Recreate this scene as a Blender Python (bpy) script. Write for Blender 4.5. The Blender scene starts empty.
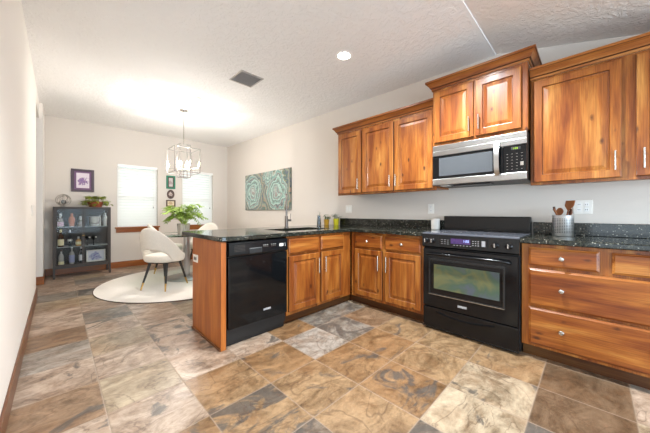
import bpy, bmesh, math, random
from mathutils import Vector, Matrix
random.seed(7)
PI = math.pi
S = bpy.context.scene
COL = S.collection

# ------------------------------------------------------------------ camera, world, lights, exposure
CAM_H = 1.13
cd = bpy.data.cameras.new('camera')
cd.sensor_width = 36.0
cd.lens = 36.0 * 267.7 / 650.0
cd.shift_y = -4.2 / 650.0
cd.clip_start = 0.02
cam = bpy.data.objects.new('camera', cd)
COL.objects.link(cam)
cam.location = (0, 0, CAM_H)
cam.rotation_euler = (PI / 2, 0, -PI / 4)
S.camera = cam

w = bpy.data.worlds.new('daylight')
S.world = w
w.use_nodes = True
w.node_tree.nodes['Background'].inputs[0].default_value = (0.9, 0.95, 1.0, 1)
w.node_tree.nodes['Background'].inputs[1].default_value = 0.6

def area(name, loc, rot, sx, sy, power, col=(1, 1, 1)):
    l = bpy.data.lights.new(name, 'AREA')
    l.shape = 'RECTANGLE'; l.size = sx; l.size_y = sy; l.energy = power; l.color = col
    o = bpy.data.objects.new(name, l); COL.objects.link(o)
    o.location = loc; o.rotation_euler = rot
    return o
# daylight outside the two dining windows, then two added fills
area('window_daylight', (1.22, 7.45, 1.55), (-PI / 2, 0, 0), 1.0, 1.5, 12, (0.80, 0.90, 1.0))
area('window_daylight', (2.44, 7.45, 1.55), (-PI / 2, 0, 0), 1.0, 1.5, 12, (0.80, 0.90, 1.0))
area('added_left_fill', (-3.95, -1.4, 1.25), (0, -PI / 2, 0), 1.9, 2.9, 34, (0.70, 0.86, 1.0))  # added fill from the unseen left side, lights the cabinet fronts
area('added_rear_fill', (0.6, -3.15, 0.98), (PI / 2, 0, 0), 3.6, 1.5, 116, (0.66, 0.84, 1.0))  # added fill behind the camera, lifts the ceiling and room

S.view_settings.view_transform = 'Standard'
S.view_settings.look = 'None'
S.view_settings.gamma = 1.0
S.view_settings.use_curve_mapping = False
S.view_settings.exposure = 0.93
S.cycles.use_denoising = True
S.cycles.max_bounces = 10
S.cycles.diffuse_bounces = 6
S.cycles.transparent_max_bounces = 24
S.cycles.sample_clamp_indirect = 6.0
S.cycles.caustics_reflective = False
S.cycles.caustics_refractive = False

# ------------------------------------------------------------------ node helpers
def lin(c):
    return tuple(((v / 255) / 12.92 if v / 255 <= 0.04045 else ((v / 255 + 0.055) / 1.055) ** 2.4) for v in c[:3]) + (1,)

class NT:
    def __init__(s, name):
        s.m = bpy.data.materials.new(name); s.m.use_nodes = True
        s.t = s.m.node_tree; s.t.nodes.clear()
        s.out = s.t.nodes.new('ShaderNodeOutputMaterial')
    def n(s, typ, ins=None, **kw):
        x = s.t.nodes.new('ShaderNode' + typ)
        for k, v in kw.items(): setattr(x, k, v)
        for k, v in (ins or {}).items():
            if isinstance(v, bpy.types.NodeSocket): s.t.links.new(v, x.inputs[k])
            else: x.inputs[k].default_value = v
        return x
    def math(s, op, a, b=0.0, c=None):
        d = {0: a, 1: b}
        if c is not None: d[2] = c
        return s.n('Math', d, operation=op).outputs[0]
    def vmath(s, op, a, b=None, sc=None):
        d = {0: a}
        if b is not None: d[1] = b
        if sc is not None: d['Scale'] = sc
        return s.n('VectorMath', d, operation=op)
    def ramp(s, fac, stops, interp='LINEAR'):
        r = s.n('ValToRGB', {0: fac}); cr = r.color_ramp; cr.interpolation = interp
        while len(cr.elements) < len(stops): cr.elements.new(0.5)
        for e, (p, c) in zip(cr.elements, stops):
            e.position = p; e.color = c if len(c) == 4 else c + (1,)
        return r.outputs[0]
    def mix(s, f, a, b, mode='MIX'):
        x = s.n('Mix', None, data_type='RGBA', blend_type=mode)
        for k, v in ((0, f), (6, a), (7, b)):
            if isinstance(v, bpy.types.NodeSocket): s.t.links.new(v, x.inputs[k])
            else: x.inputs[k].default_value = v
        return x.outputs[2]
    def noise(s, vec, scale, detail=4, rough=0.55, dist=0.0):
        return s.n('TexNoise', {'Vector': vec, 'Scale': scale, 'Detail': detail, 'Roughness': rough, 'Distortion': dist}).outputs[0]
    def obj(s, scale=(1, 1, 1), rnd=0.0):
        c = s.n('TexCoord').outputs['Object']
        if rnd:
            r = s.n('ObjectInfo').outputs['Random']
            off = s.n('CombineXYZ', {0: s.math('MULTIPLY', r, rnd), 1: s.math('MULTIPLY', r, rnd * 1.7), 2: s.math('MULTIPLY', r, rnd * 2.3)}).outputs[0]
            c = s.vmath('ADD', c, off).outputs[0]
        return s.n('Mapping', {'Vector': c, 'Scale': scale}).outputs[0]
    def bump(s, h, strength=0.3, dist=0.01):
        return s.n('Bump', {'Height': h, 'Strength': strength, 'Distance': dist}).outputs[0]
    def bsdf(s, col, rough=0.5, metal=0.0, normal=None, **kw):
        d = {'Base Color': col, 'Roughness': rough, 'Metallic': metal}
        if normal is not None: d['Normal'] = normal
        for k, v in kw.items(): d[k.replace('_', ' ')] = v
        b = s.n('BsdfPrincipled', d)
        s.t.links.new(b.outputs[0], s.out.inputs[0])
        return b
    def surf(s, sh):
        s.t.links.new(sh, s.out.inputs[0])

def plain(name, rgb, rough=0.5, metal=0.0, var=0.06, vscale=9, bstr=0.0, bscale=60, **kw):
    t = NT(name)
    v = t.obj(rnd=5)
    c = lin(rgb)
    n = t.noise(v, vscale, 4)
    col = t.mix(n, tuple(x * (1 - var) for x in c[:3]) + (1,), tuple(min(1, x * (1 + var)) for x in c[:3]) + (1,))
    nrm = t.bump(t.noise(v, bscale, 3), bstr, 0.01) if bstr else None
    t.bsdf(col, rough, metal, nrm, **kw)
    return t.m

def wood(name, horizontal=False, tint=1.0, axis=None, knots=True):
    t = NT(name)
    sc = (1.1, 9, 9) if horizontal else (9, 9, 1.1)
    if axis == 'y': sc = (9, 1.1, 9)
    v0 = t.obj(rnd=11)
    v = t.n('Mapping', {'Vector': v0, 'Scale': sc}).outputs[0]
    big = t.noise(t.n('Mapping', {'Vector': v0, 'Scale': tuple(x * 0.8 for x in sc)}).outputs[0], 1.0, 3, 0.5, 0.6)
    g = t.noise(v, 1.6, 6, 0.55, 0.5)
    fine = t.noise(t.n('Mapping', {'Vector': v0, 'Scale': tuple(x * 9 if x > 2 else x * 2.5 for x in sc)}).outputs[0], 2.0, 3)
    f = t.math('ADD', t.math('MULTIPLY', g, 0.62), t.math('MULTIPLY', big, 0.38))
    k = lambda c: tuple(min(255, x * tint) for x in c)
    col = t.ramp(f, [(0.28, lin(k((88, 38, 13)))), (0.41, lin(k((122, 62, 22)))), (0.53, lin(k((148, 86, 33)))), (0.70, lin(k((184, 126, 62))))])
    col = t.mix(0.5, col, t.ramp(fine, [(0.34, (0.5, 0.44, 0.38)), (0.62, (1.2, 1.2, 1.2))]), 'MULTIPLY')
    if not knots: col = t.mix(0.5, col, lin(k((150, 86, 38))))
    # knots
    kv = t.n('Mapping', {'Vector': v0, 'Scale': (2.4, 0.25, 5.0) if horizontal else (5.0, 0.25, 2.4)}).outputs[0]
    vor = t.n('TexVoronoi', {'Vector': kv, 'Scale': 1.9, 'Randomness': 1.0})
    warp = t.math('ADD', vor.outputs['Distance'], t.math('MULTIPLY', t.math('SUBTRACT', t.noise(v0, 30, 3), 0.5), 0.10))
    keep = t.math('GREATER_THAN', t.n('SeparateColor', {0: vor.outputs['Color']}).outputs[0], 0.30)
    km = t.math('MULTIPLY', t.ramp(warp, [(0.055, (1, 1, 1)), (0.15, (0, 0, 0))]), keep if knots else 0.0)
    col = t.mix(t.math('MULTIPLY', km, 0.92), col, lin((60, 28, 14)))
    nrm = t.bump(g, 0.05, 0.004)
    t.bsdf(col, 0.34, 0, nrm, Specular_IOR_Level=0.38, Coat_Weight=0.12, Coat_Roughness=0.15)
    return t.m

def emis(name, rgb, s):
    t = NT(name); e = t.n('Emission', {0: lin(rgb), 1: s}); t.surf(e.outputs[0]); return t.m

def thin_glass(name, tint=(240, 248, 245), refl=1.0, rough=0.0):
    t = NT(name)
    fr = t.n('Fresnel', {0: 1.45}).outputs[0]
    tr = t.n('BsdfTransparent', {0: lin(tint)}); gl = t.n('BsdfGlossy', {0: (1, 1, 1, 1), 'Roughness': rough})
    mx = t.n('MixShader', {0: t.math('MULTIPLY', fr, refl), 1: tr.outputs[0], 2: gl.outputs[0]})
    t.surf(mx.outputs[0]); return t.m

M = {}
M['wood'] = wood('knotty_alder')
M['wood_h'] = wood('knotty_alder_across', True)
M['wood_y'] = wood('trim_wood_lengthwise', False, 0.74, 'y', False)
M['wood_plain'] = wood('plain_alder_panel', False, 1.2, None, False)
M['wood_dark'] = wood('stained_trim_wood', True, 1.02, None, False)
M['glaze'] = plain('dark_glaze', (74, 38, 18), 0.4, 0, 0.2, 30)
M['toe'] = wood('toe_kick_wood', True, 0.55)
M['steel'] = plain('brushed_steel', (180, 179, 178), 0.28, 1.0, 0.05, 14)
M['nickel'] = plain('satin_nickel', (205, 202, 196), 0.24, 1.0, 0.03)
M['soft_steel'] = plain('soft_polished_steel', (232, 230, 226), 0.45, 0.7, 0.03)
M['key_grey'] = plain('key_grey', (150, 148, 150), 0.4)
M['badge_silver'] = plain('badge_silver', (205, 205, 208), 0.4)
M['gold'] = plain('brass', (196, 160, 92), 0.3, 1.0, 0.05)
M['black'] = plain('black_enamel', (12, 12, 14), 0.14, 0, 0.1, Specular_IOR_Level=0.35)
M['black_matte'] = plain('black_plastic', (22, 22, 23), 0.42, 0, 0.1)
M['black_glass'] = plain('black_glass', (10, 11, 13), 0.06, 0, 0.1, Specular_IOR_Level=0.36)
M['charcoal'] = plain('charcoal_metal', (60, 52, 46), 0.5, 0.0, 0.1)
M['smoke'] = plain('smoked_back_panel', (58, 52, 47), 0.5, 0, 0.2, 3)
M['white'] = plain('white_plastic', (238, 235, 228), 0.4, 0, 0.02)
M['white_trim'] = plain('white_vinyl', (244, 243, 240), 0.45, 0, 0.02)
M['boucle'] = plain('cream_boucle', (232, 226, 215), 0.95, 0, 0.08, 60, 0.6, 140)
M['walnut_black'] = plain('black_wood', (38, 34, 32), 0.4, 0, 0.2)
M['glass'] = thin_glass('clear_glass')
M['glass_green'] = thin_glass('table_glass', (214, 232, 226), 1.3)
M['glass_door'] = thin_glass('door_glass', (244, 246, 246), 0.12)
M['bottle_clear'] = thin_glass('bottle_glass', (205, 214, 222), 2.2, 0.05)
M['terracotta'] = plain('terracotta', (158, 84, 58), 0.7, 0, 0.2, 20)
M['yellow_pot'] = plain('yellow_glaze', (196, 184, 40), 0.3, 0, 0.1, 20)
M['amber_pot'] = plain('amber_glaze', (186, 140, 44), 0.35, 0, 0.15, 20)
M['soil'] = plain('potting_soil', (52, 38, 28), 0.95, 0, 0.4, 40)
M['spoon'] = plain('spoon_wood', (150, 92, 50), 0.6, 0, 0.25, 25)
M['spoon_dark'] = plain('dark_spoon_wood', (96, 54, 30), 0.6, 0, 0.25, 25)
M['wax'] = plain('candle_wax', (236, 230, 220), 0.5, 0, 0.04)

def paint(name, rgb, bstr=0.08):
    t = NT(name)
    v = t.n('NewGeometry').outputs['Position']
    n = t.noise(v, 0.8, 3)
    c = lin(rgb)
    col = t.mix(n, tuple(x * 0.97 for x in c[:3]) + (1,), tuple(min(1, x * 1.03) for x in c[:3]) + (1,))
    t.bsdf(col, 0.75, 0, t.bump(t.noise(v, 70, 4), bstr, 0.01))
    return t.m
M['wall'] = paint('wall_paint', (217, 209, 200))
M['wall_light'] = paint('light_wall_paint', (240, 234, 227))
def ceiling_mat():
    t = NT('knockdown_ceiling')
    v = t.n('NewGeometry').outputs['Position']
    n = t.noise(v, 17, 5, 0.6, 0.8)
    h = t.ramp(n, [(0.46, (0, 0, 0)), (0.56, (1, 1, 1))])
    col = t.mix(t.noise(v, 1.2, 3), lin((240, 238, 235)), lin((245, 243, 241)))
    t.bsdf(col, 0.85, 0, t.bump(h, 0.38, 0.013))
    return t.m
M['ceiling'] = ceiling_mat()

def granite():
    t = NT('dark_granite')
    v = t.n('NewGeometry').outputs['Position']
    a = t.noise(v, 70, 6, 0.7)
    vo = t.n('TexVoronoi', {'Vector': v, 'Scale': 95})
    b = t.noise(v, 16, 4, 0.6, 0.5)
    col = t.ramp(a, [(0.36, lin((12, 13, 12))), (0.52, lin((30, 32, 27))), (0.62, lin((62, 62, 52))), (0.76, lin((108, 104, 90)))])
    col = t.mix(t.ramp(b, [(0.5, (0, 0, 0)), (0.68, (0.55, 0.55, 0.55))]), col, lin((40, 38, 30)))
    r = t.n('SeparateColor', {0: vo.outputs['Color']}).outputs[1]
    sp = t.math('MULTIPLY', t.math('GREATER_THAN', r, 0.91), t.math('LESS_THAN', vo.outputs['Distance'], 0.42))
    col = t.mix(sp, col, lin((142, 139, 128)))
    t.bsdf(col, 0.09, 0, None, Specular_IOR_Level=0.4)
    return t.m
M['granite'] = granite()

TX, TY, OX, OY = 0.401, 0.419, 0.197, 0.668
def slate():
    t = NT('slate_tile')
    pos = t.n('NewGeometry').outputs['Position']
    cellp = t.vmath('DIVIDE', t.vmath('SUBTRACT', pos, (OX, OY, 0)).outputs[0], (TX, TY, 1)).outputs[0]
    cell = t.vmath('FLOOR', cellp).outputs[0]
    wn = t.n('TexWhiteNoise', {'Vector': cell}, noise_dimensions='3D').outputs['Color']
    p = t.vmath('ADD', pos, t.vmath('SCALE', wn, None, 23.0).outputs[0]).outputs[0]
    base = t.n('Attribute', None, attribute_name='tile_colour').outputs['Color']
    stain = t.n('Attribute', None, attribute_name='tile_stain').outputs['Fac']
    # streaky cleft grain
    ps = t.n('Mapping', {'Vector': p, 'Rotation': (0, 0, 0.5), 'Scale': (1, 1.5, 1)}).outputs[0]
    n1 = t.noise(ps, 3.2, 10, 0.66, 1.6)
    n2 = t.noise(ps, 11, 8, 0.70, 1.0)
    n3 = t.noise(p, 42, 5, 0.65)
    g = t.math('ADD', t.math('MULTIPLY', n1, 0.6), t.math('ADD', t.math('MULTIPLY', n2, 0.28), t.math('MULTIPLY', n3, 0.12)))
    mod = t.ramp(g, [(0.35, (0.30, 0.26, 0.22)), (0.44, (0.62, 0.56, 0.50)), (0.52, (0.95, 0.92, 0.88)), (0.64, (1.38, 1.38, 1.36))])
    col = t.mix(1.0, base, mod, 'MULTIPLY')
    # rusty clouds
    rust = t.ramp(t.noise(p, 2.0, 5, 0.6, 0.8), [(0.50, (0, 0, 0)), (0.66, (0.24, 0.24, 0.24))])
    col = t.mix(rust, col, lin((150, 104, 66)))
    # charcoal stains
    sn = t.noise(t.vmath('ADD', ps, (7.1, 3.3, 0)).outputs[0], 2.3, 8, 0.6, 1.6)
    edge = t.math('MULTIPLY', t.math('SUBTRACT', t.math('ADD', sn, t.math('MULTIPLY', stain, 0.42)), 0.71), 16.0)
    edge = t.n('Clamp', {0: edge}).outputs[0]
    col = t.mix(t.math('MULTIPLY', edge, 0.86), col, t.mix(n2, lin((60, 54, 50)), lin((104, 96, 88))))
    # thin veins
    vn = t.noise(t.vmath('ADD', ps, (1.7, 9.3, 0)).outputs[0], 1.5, 4, 0.5, 1.5)
    va = t.math('ABSOLUTE', t.math('SUBTRACT', vn, 0.5))
    vm = t.ramp(va, [(0.0, (0.5, 0.5, 0.5)), (0.012, (0, 0, 0))])
    col = t.mix(vm, col, lin((80, 56, 40)))
    # grout
    fx = t.n('SeparateXYZ', {0: t.vmath('FRACTION', cellp).outputs[0]})
    def ed(o, size):
        a = t.math('SUBTRACT', 0.5, t.math('ABSOLUTE', t.math('SUBTRACT', o, 0.5)))
        return t.math('MULTIPLY', a, size)
    dist = t.math('MINIMUM', ed(fx.outputs[0], TX), ed(fx.outputs[1], TY))
    gm = t.ramp(dist, [(0.0, (1, 1, 1)), (0.0030, (1, 1, 1)), (0.0042, (0, 0, 0))])
    col = t.mix(t.math('MULTIPLY', gm, 0.8), col, lin((150, 130, 112)))
    h = t.math('SUBTRACT', t.math('ADD', t.math('MULTIPLY', n1, 0.7), t.math('MULTIPLY', n2, 0.4)), t.math('MULTIPLY', gm, 0.5))
    rough = t.math('ADD', 0.22, t.math('MULTIPLY', n2, 0.26))
    t.bsdf(col, rough, 0, t.bump(h, 0.22, 0.012))
    return t.m
M['slate'] = slate()

# ------------------------------------------------------------------ mesh helpers
def BM(): return bmesh.new()
def merge(bm, other, mat=None):
    me = bpy.data.meshes.new('tmp'); other.to_mesh(me); other.free()
    if mat is not None: me.transform(mat)
    bm.from_mesh(me); bpy.data.meshes.remove(me)
    return bm
def box(bm, x0, x1, y0, y1, z0, z1, bev=0.0, seg=2, mat=None):
    b = bmesh.new()
    bmesh.ops.create_cube(b, size=1)
    for v in b.verts:
        v.co = Vector(((x0 + x1) / 2 + v.co.x * (x1 - x0), (y0 + y1) / 2 + v.co.y * (y1 - y0), (z0 + z1) / 2 + v.co.z * (z1 - z0)))
    if bev > 0:
        bmesh.ops.bevel(b, geom=b.edges[:], offset=bev, segments=seg, profile=0.5, affect='EDGES')
    return merge(bm, b, mat)
def B(x0, x1, y0, y1, z0, z1, bev=0.0, seg=2): return box(BM(), x0, x1, y0, y1, z0, z1, bev, seg)
def lathe(bm, prof, seg=28, mat=None):
    """prof: list of (r, z) from bottom to top around z"""
    b = bmesh.new(); rings = []
    for r, z in prof:
        if r < 1e-5: rings.append([b.verts.new((0, 0, z))])
        else: rings.append([b.verts.new((r * math.cos(2 * PI * i / seg), r * math.sin(2 * PI * i / seg), z)) for i in range(seg)])
    for a, c in zip(rings, rings[1:]):
        for i in range(seg):
            j = (i + 1) % seg
            if len(a) == 1 and len(c) == 1: continue
            if len(a) == 1: b.faces.new((a[0], c[j], c[i]))
            elif len(c) == 1: b.faces.new((a[i], a[j], c[0]))
            else: b.faces.new((a[i], a[j], c[j], c[i]))
    bmesh.ops.recalc_face_normals(b, faces=b.faces)
    return merge(bm, b, mat)
def tube(bm, pts, r, seg=10, taper=None, caps=True):
    pts = [Vector(p) for p in pts]; rings = []
    b = bmesh.new(); n = len(pts)
    for i, p in enumerate(pts):
        d = (pts[min(i + 1, n - 1)] - pts[max(i - 1, 0)]).normalized()
        if i == 0:
            a = Vector((0, 0, 1)) if abs(d.z) < 0.9 else Vector((1, 0, 0))
            u = d.cross(a).normalized()
        else:
            u = (u - d * u.dot(d)).normalized()
        v = d.cross(u)
        rr = r if taper is None else r * (1 + (taper - 1) * i / (n - 1))
        rings.append([b.verts.new(p + (u * math.cos(2 * PI * k / seg) + v * math.sin(2 * PI * k / seg)) * rr) for k in range(seg)])
    for a, c in zip(rings, rings[1:]):
        for k in range(seg): b.faces.new((a[k], a[(k + 1) % seg], c[(k + 1) % seg], c[k]))
    if caps:
        b.faces.new(rings[0][::-1]); b.faces.new(rings[-1])
    bmesh.ops.recalc_face_normals(b, faces=b.faces)
    return merge(bm, b)
def prism(bm, poly, axis, a, c):
    """extrude a 2D polygon along an axis from a to c; poly in the other two axes in xyz order"""
    b = bmesh.new()
    def mk(p, t):
        q = list(p); q.insert(axis, t); return b.verts.new(q)
    A = [mk(p, a) for p in poly]; C = [mk(p, c) for p in poly]
    n = len(poly)
    for i in range(n): b.faces.new((A[i], A[(i + 1) % n], C[(i + 1) % n], C[i]))
    b.faces.new(A[::-1]); b.faces.new(C)
    bmesh.ops.recalc_face_normals(b, faces=b.faces)
    return merge(bm, b)
def raised_panel(w, h, t=0.022, fr=0.062):
    """front faces -y (front at y=-t, back at y=0); x 0..w, z 0..h"""
    loops = [(0, 0), (0, -t + 0.004), (0.005, -t), (fr - 0.007, -t), (fr - 0.004, -t + 0.004), (fr - 0.001, -t + 0.010),
             (fr + 0.004, -t + 0.011), (fr + 0.030, -t + 0.004), (fr + 0.033, -t + 0.003)]
    b = bmesh.new(); R = []
    for ins, y in loops:
        R.append([b.verts.new((x, y, z)) for x, z in ((ins, ins), (w - ins, ins), (w - ins, h - ins), (ins, h - ins))])
    bands = [[b.faces.new((a[i], a[(i + 1) % 4], c[(i + 1) % 4], c[i])) for i in range(4)] for a, c in zip(R, R[1:])]
    GL = (0, 4)
    for k, fs in enumerate(bands):
        if k in GL:
            for f_ in fs: f_.material_index = 1
    b.faces.new(R[-1]); b.faces.new(R[0][::-1])
    bmesh.ops.recalc_face_normals(b, faces=b.faces)
    return b
def slab_front(w, h, t=0.022):
    loops = [(0, 0), (0, -t + 0.010), (0.004, -t + 0.007), (0.007, -t + 0.006), (0.014, -t), (0.016, -t)]
    b = bmesh.new(); R = []
    for ins, y in loops:
        R.append([b.verts.new((x, y, z)) for x, z in ((ins, ins), (w - ins, ins), (w - ins, h - ins), (ins, h - ins))])
    for a, c in zip(R, R[1:]):
        for i in range(4): b.faces.new((a[i], a[(i + 1) % 4], c[(i + 1) % 4], c[i]))
    b.faces.new(R[-1]); b.faces.new(R[0][::-1])
    bmesh.ops.recalc_face_normals(b, faces=b.faces)
    return b
def shift(bm, x=0, y=0, z=0):
    bmesh.ops.translate(bm, verts=bm.verts, vec=(x, y, z)); return bm
def obj(name, bm, mat, parent=None, loc=(0, 0, 0), rot=(0, 0, 0), smooth=None):
    me = bpy.data.meshes.new(name)
    bm.to_mesh(me); bm.free()
    if smooth:
        me.polygons.foreach_set('use_smooth', [True] * len(me.polygons))
        me.set_sharp_from_angle(angle=math.radians(smooth))
    me.materials.append(M[mat] if isinstance(mat, str) else mat)
    if name == 'crown_moulding': me.materials.append(M['glaze'])
    o = bpy.data.objects.new(name, me); COL.objects.link(o)
    o.location = loc; o.rotation_euler = rot
    if parent is not None: o.parent = parent
    return o
def thing(name, label, cat, loc=(0, 0, 0), rotz=0.0, group=None):
    o = bpy.data.objects.new(name, None); COL.objects.link(o)
    o.empty_display_size = 0.1
    o.location = loc; o.rotation_euler = (0, 0, rotz)
    o['label'] = label; o['category'] = cat
    if group: o['group'] = group
    return o
def tag(o, label, cat, group=None):
    o['label'] = label; o['category'] = cat
    if group: o['group'] = group
    return o
def struct(name, bm, mat, parent=None, **kw):
    o = obj(name, bm, mat, parent, **kw)
    if parent is None: o['kind'] = 'structure'
    return o
def dup(root, label, loc=None, rotz=None, group=None):
    r = root.copy(); COL.objects.link(r); r['label'] = label
    if group: r['group'] = group
    if loc is not None: r.location = loc
    if rotz is not None: r.rotation_euler = (0, 0, rotz)
    for ch in list(root.children):
        c = ch.copy(); COL.objects.link(c); c.parent = r
        for g in list(ch.children):
            d = g.copy(); COL.objects.link(d); d.parent = c
    return r

# ------------------------------------------------------------------ room shell
XW, YD, YB, XL0 = 3.18, 6.83, -3.2, -4.0
CZ0, CZ1, YC = 2.74, 2.85, 0.70          # ceiling heights at the crease and at the dining wall
PAL = {'T': (152, 124, 93), 'O': (144, 112, 80), 'B': (142, 116, 92), 'P': (180, 160, 143), 'C': (168, 151, 128),
       'G': (138, 131, 122), 'D': (130, 118, 106), 'L': (160, 152, 143), 'N': (112, 90, 70)}
TILES = {(3, 2): 'L0', (4, 2): 'G5', (4, 3): 'G5', (5, 3): 'G4', (5, 2): 'B2', (4, 1): 'O3', (3, 1): 'O3', (5, 1): 'T2', (4, 0): 'T1',
         (5, 0): 'T2', (3, 0): 'O4', (3, -1): 'C2', (4, -1): 'C4', (5, -1): 'T3', (5, -2): 'N2', (4, -2): 'N1', (6, -1): 'B2', (6, -2): 'N1',
         (2, 0): 'T2', (2, 1): 'T3', (2, 2): 'O3', (1, 1): 'T6', (1, 2): 'T3', (1, 0): 'D6', (2, -1): 'D7', (3, -2): 'D6', (0, 0): 'O5', (0, 1): 'T4',
         (1, 3): 'P4', (1, 4): 'P5', (0, 2): 'P2', (0, 3): 'C2', (0, 4): 'P2', (0, 5): 'C1', (0, 6): 'P3', (0, 7): 'G4', (1, 5): 'P4', (1, 6): 'P2',
         (-1, 1): 'P4', (-1, 2): 'P4', (-1, 3): 'B3', (-1, 4): 'P2', (-1, 5): 'L0', (-1, 6): 'B2', (-1, 7): 'P1', (-1, 8): 'P1', (-1, 9): 'C1', (-1, 10): 'G2',
         (0, 8): 'P3', (0, 9): 'C2', (0, 10): 'G5', (0, 11): 'P2', (0, 12): 'G3', (-1, 11): 'P1', (2, 3): 'P4', (2, 4): 'P2'}
def floor():
    bm = bmesh.new()
    i0, i1 = math.floor((XL0 - OX) / TX), math.ceil((XW - OX) / TX)
    j0, j1 = math.floor((YB - OY) / TY), math.ceil((YD - OY) / TY)
    vs = {}
    def V(i, j):
        if (i, j) not in vs:
            vs[i, j] = bm.verts.new((min(max(OX + i * TX, XL0 - 0.1), XW + 0.1), min(max(OY + j * TY, YB - 0.1), YD + 0.1), 0))
        return vs[i, j]
    keys = []
    for i in range(i0, i1):
        for j in range(j0, j1):
            bm.faces.new((V(i, j), V(i + 1, j), V(i + 1, j + 1), V(i, j + 1))); keys.append((i, j))
    o = struct('floor', bm, 'slate')
    me = o.data
    me.attributes.new('tile_colour', 'FLOAT_COLOR', 'FACE'); me.attributes.new('tile_stain', 'FLOAT', 'FACE')
    ca = me.attributes['tile_colour']; sa = me.attributes['tile_stain']
    rr = random.Random(3)
    for k, key in enumerate(keys):
        s = TILES.get(key) or rr.choice(['P2', 'P3', 'C1', 'P1', 'G3'] if key[1] >= 4 else ['T2', 'O3', 'B3', 'P2', 'P4', 'N3', 'G4', 'C2'])
        c = tuple(v * 0.95 for v in lin(PAL[s[0]])[:3]) + (1,); ca.data[k].color = c; sa.data[k].value = int(s[1]) / 10.0
floor()

def ceiling():
    prof = [(YB - 0.1, 2.265), (-1.2, 2.265), (YC, CZ0 + 0.010), (YC + 0.001, CZ0), (YD + 0.1, CZ1 + 0.002), (YD + 0.1, CZ1 + 0.2), (YC, CZ0 + 0.2), (-1.2, 2.47), (YB - 0.1, 2.47)]
    struct('ceiling', prism(BM(), prof, 0, XL0 - 0.1, XW + 0.1), 'ceiling')
ceiling()
HT = 2.98
def wall_top(bm): return bm
struct('wall_right', B(XW, XW + 0.12, YB - 0.1, YD + 0.12, -0.02, HT), 'wall')
# dining wall with two window openings
WZ0, WZ1 = 0.80, 2.12
WIN = [(0.86, 1.575), (2.08, 2.80)]
bm = BM()
xs = [-1.9] + [v for p in WIN for v in p] + [XW]
for k in range(0, len(xs), 2): box(bm, xs[k], xs[k + 1], YD, YD + 0.14, -0.02, HT)
for a, c in WIN:
    box(bm, a, c, YD, YD + 0.14, -0.02, WZ0); box(bm, a, c, YD, YD + 0.14, WZ1, HT)
struct('wall_back', bm, 'wall')
bm = BM()
box(bm, -0.32, -0.20, 0.25, 5.22, -0.02, HT)
box(bm, -0.32, -0.20, 5.22, 6.10, 2.60, HT)
box(bm, -0.32, -0.16, 6.10, YD - 0.001, -0.02, HT)
struct('wall_left', bm, 'wall_light')
struct('wall_hall', B(-1.9, -1.78, 0.37, YD - 0.001, -0.02, HT), 'wall_light')
struct('wall_front', B(XL0, -0.321, 0.25, 0.369, -0.02, HT), 'wall_light')
bm = BM()   # far side behind the camera, with a wide opening for the added fill
box(bm, XL0 - 0.1, -1.3, YB - 0.12, YB, -0.02, HT); box(bm, 2.5, XW, YB - 0.12, YB, -0.02, HT)
box(bm, -1.3, 2.5, YB - 0.12, YB, -0.02, 0.2); box(bm, -1.3, 2.5, YB - 0.12, YB, 2.18, HT)
struct('wall_rear', bm, 'wall')
bm = BM()  # unseen far left side, open for the added fill
box(bm, XL0 - 0.12, XL0, YB, -2.9, -0.02, HT); box(bm, XL0 - 0.12, XL0, 0.1, 0.37, -0.02, HT); box(bm, XL0 - 0.12, XL0, -2.9, 0.1, 2.22, HT)
box(bm, XL0 - 0.12, XL0, -2.9, 0.1, -0.02, 0.25)
struct('wall_far_left', bm, 'wall')

# baseboards
def bb_prof(n): return n
def baseboard(name, x0, x1, y0, y1, mat):
    struct(name, B(x0, x1, y0, y1, 0, 0.125, 0.004), mat)
baseboard('baseboard_left', -0.20, -0.186, 0.25, 5.22, 'wood_y')
baseboard('baseboard_left_end', -0.32, -0.20, 5.2205, 5.234, 'wood_dark')
baseboard('baseboard_stub', -0.32, -0.146, 6.086, 6.0995, 'wood_dark')
baseboard('baseboard_stub_side', -0.16, -0.146, 6.10, YD - 0.016, 'wood_y')
baseboard('baseboard_back', -0.16, XW - 0.016, YD - 0.014, YD, 'wood_dark')
baseboard('baseboard_right', XW - 0.014, XW, 3.10, YD - 0.014, 'wood_y')
baseboard('baseboard_corner', XW - 0.014, XW, YB, -0.62, 'wood_y')

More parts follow.
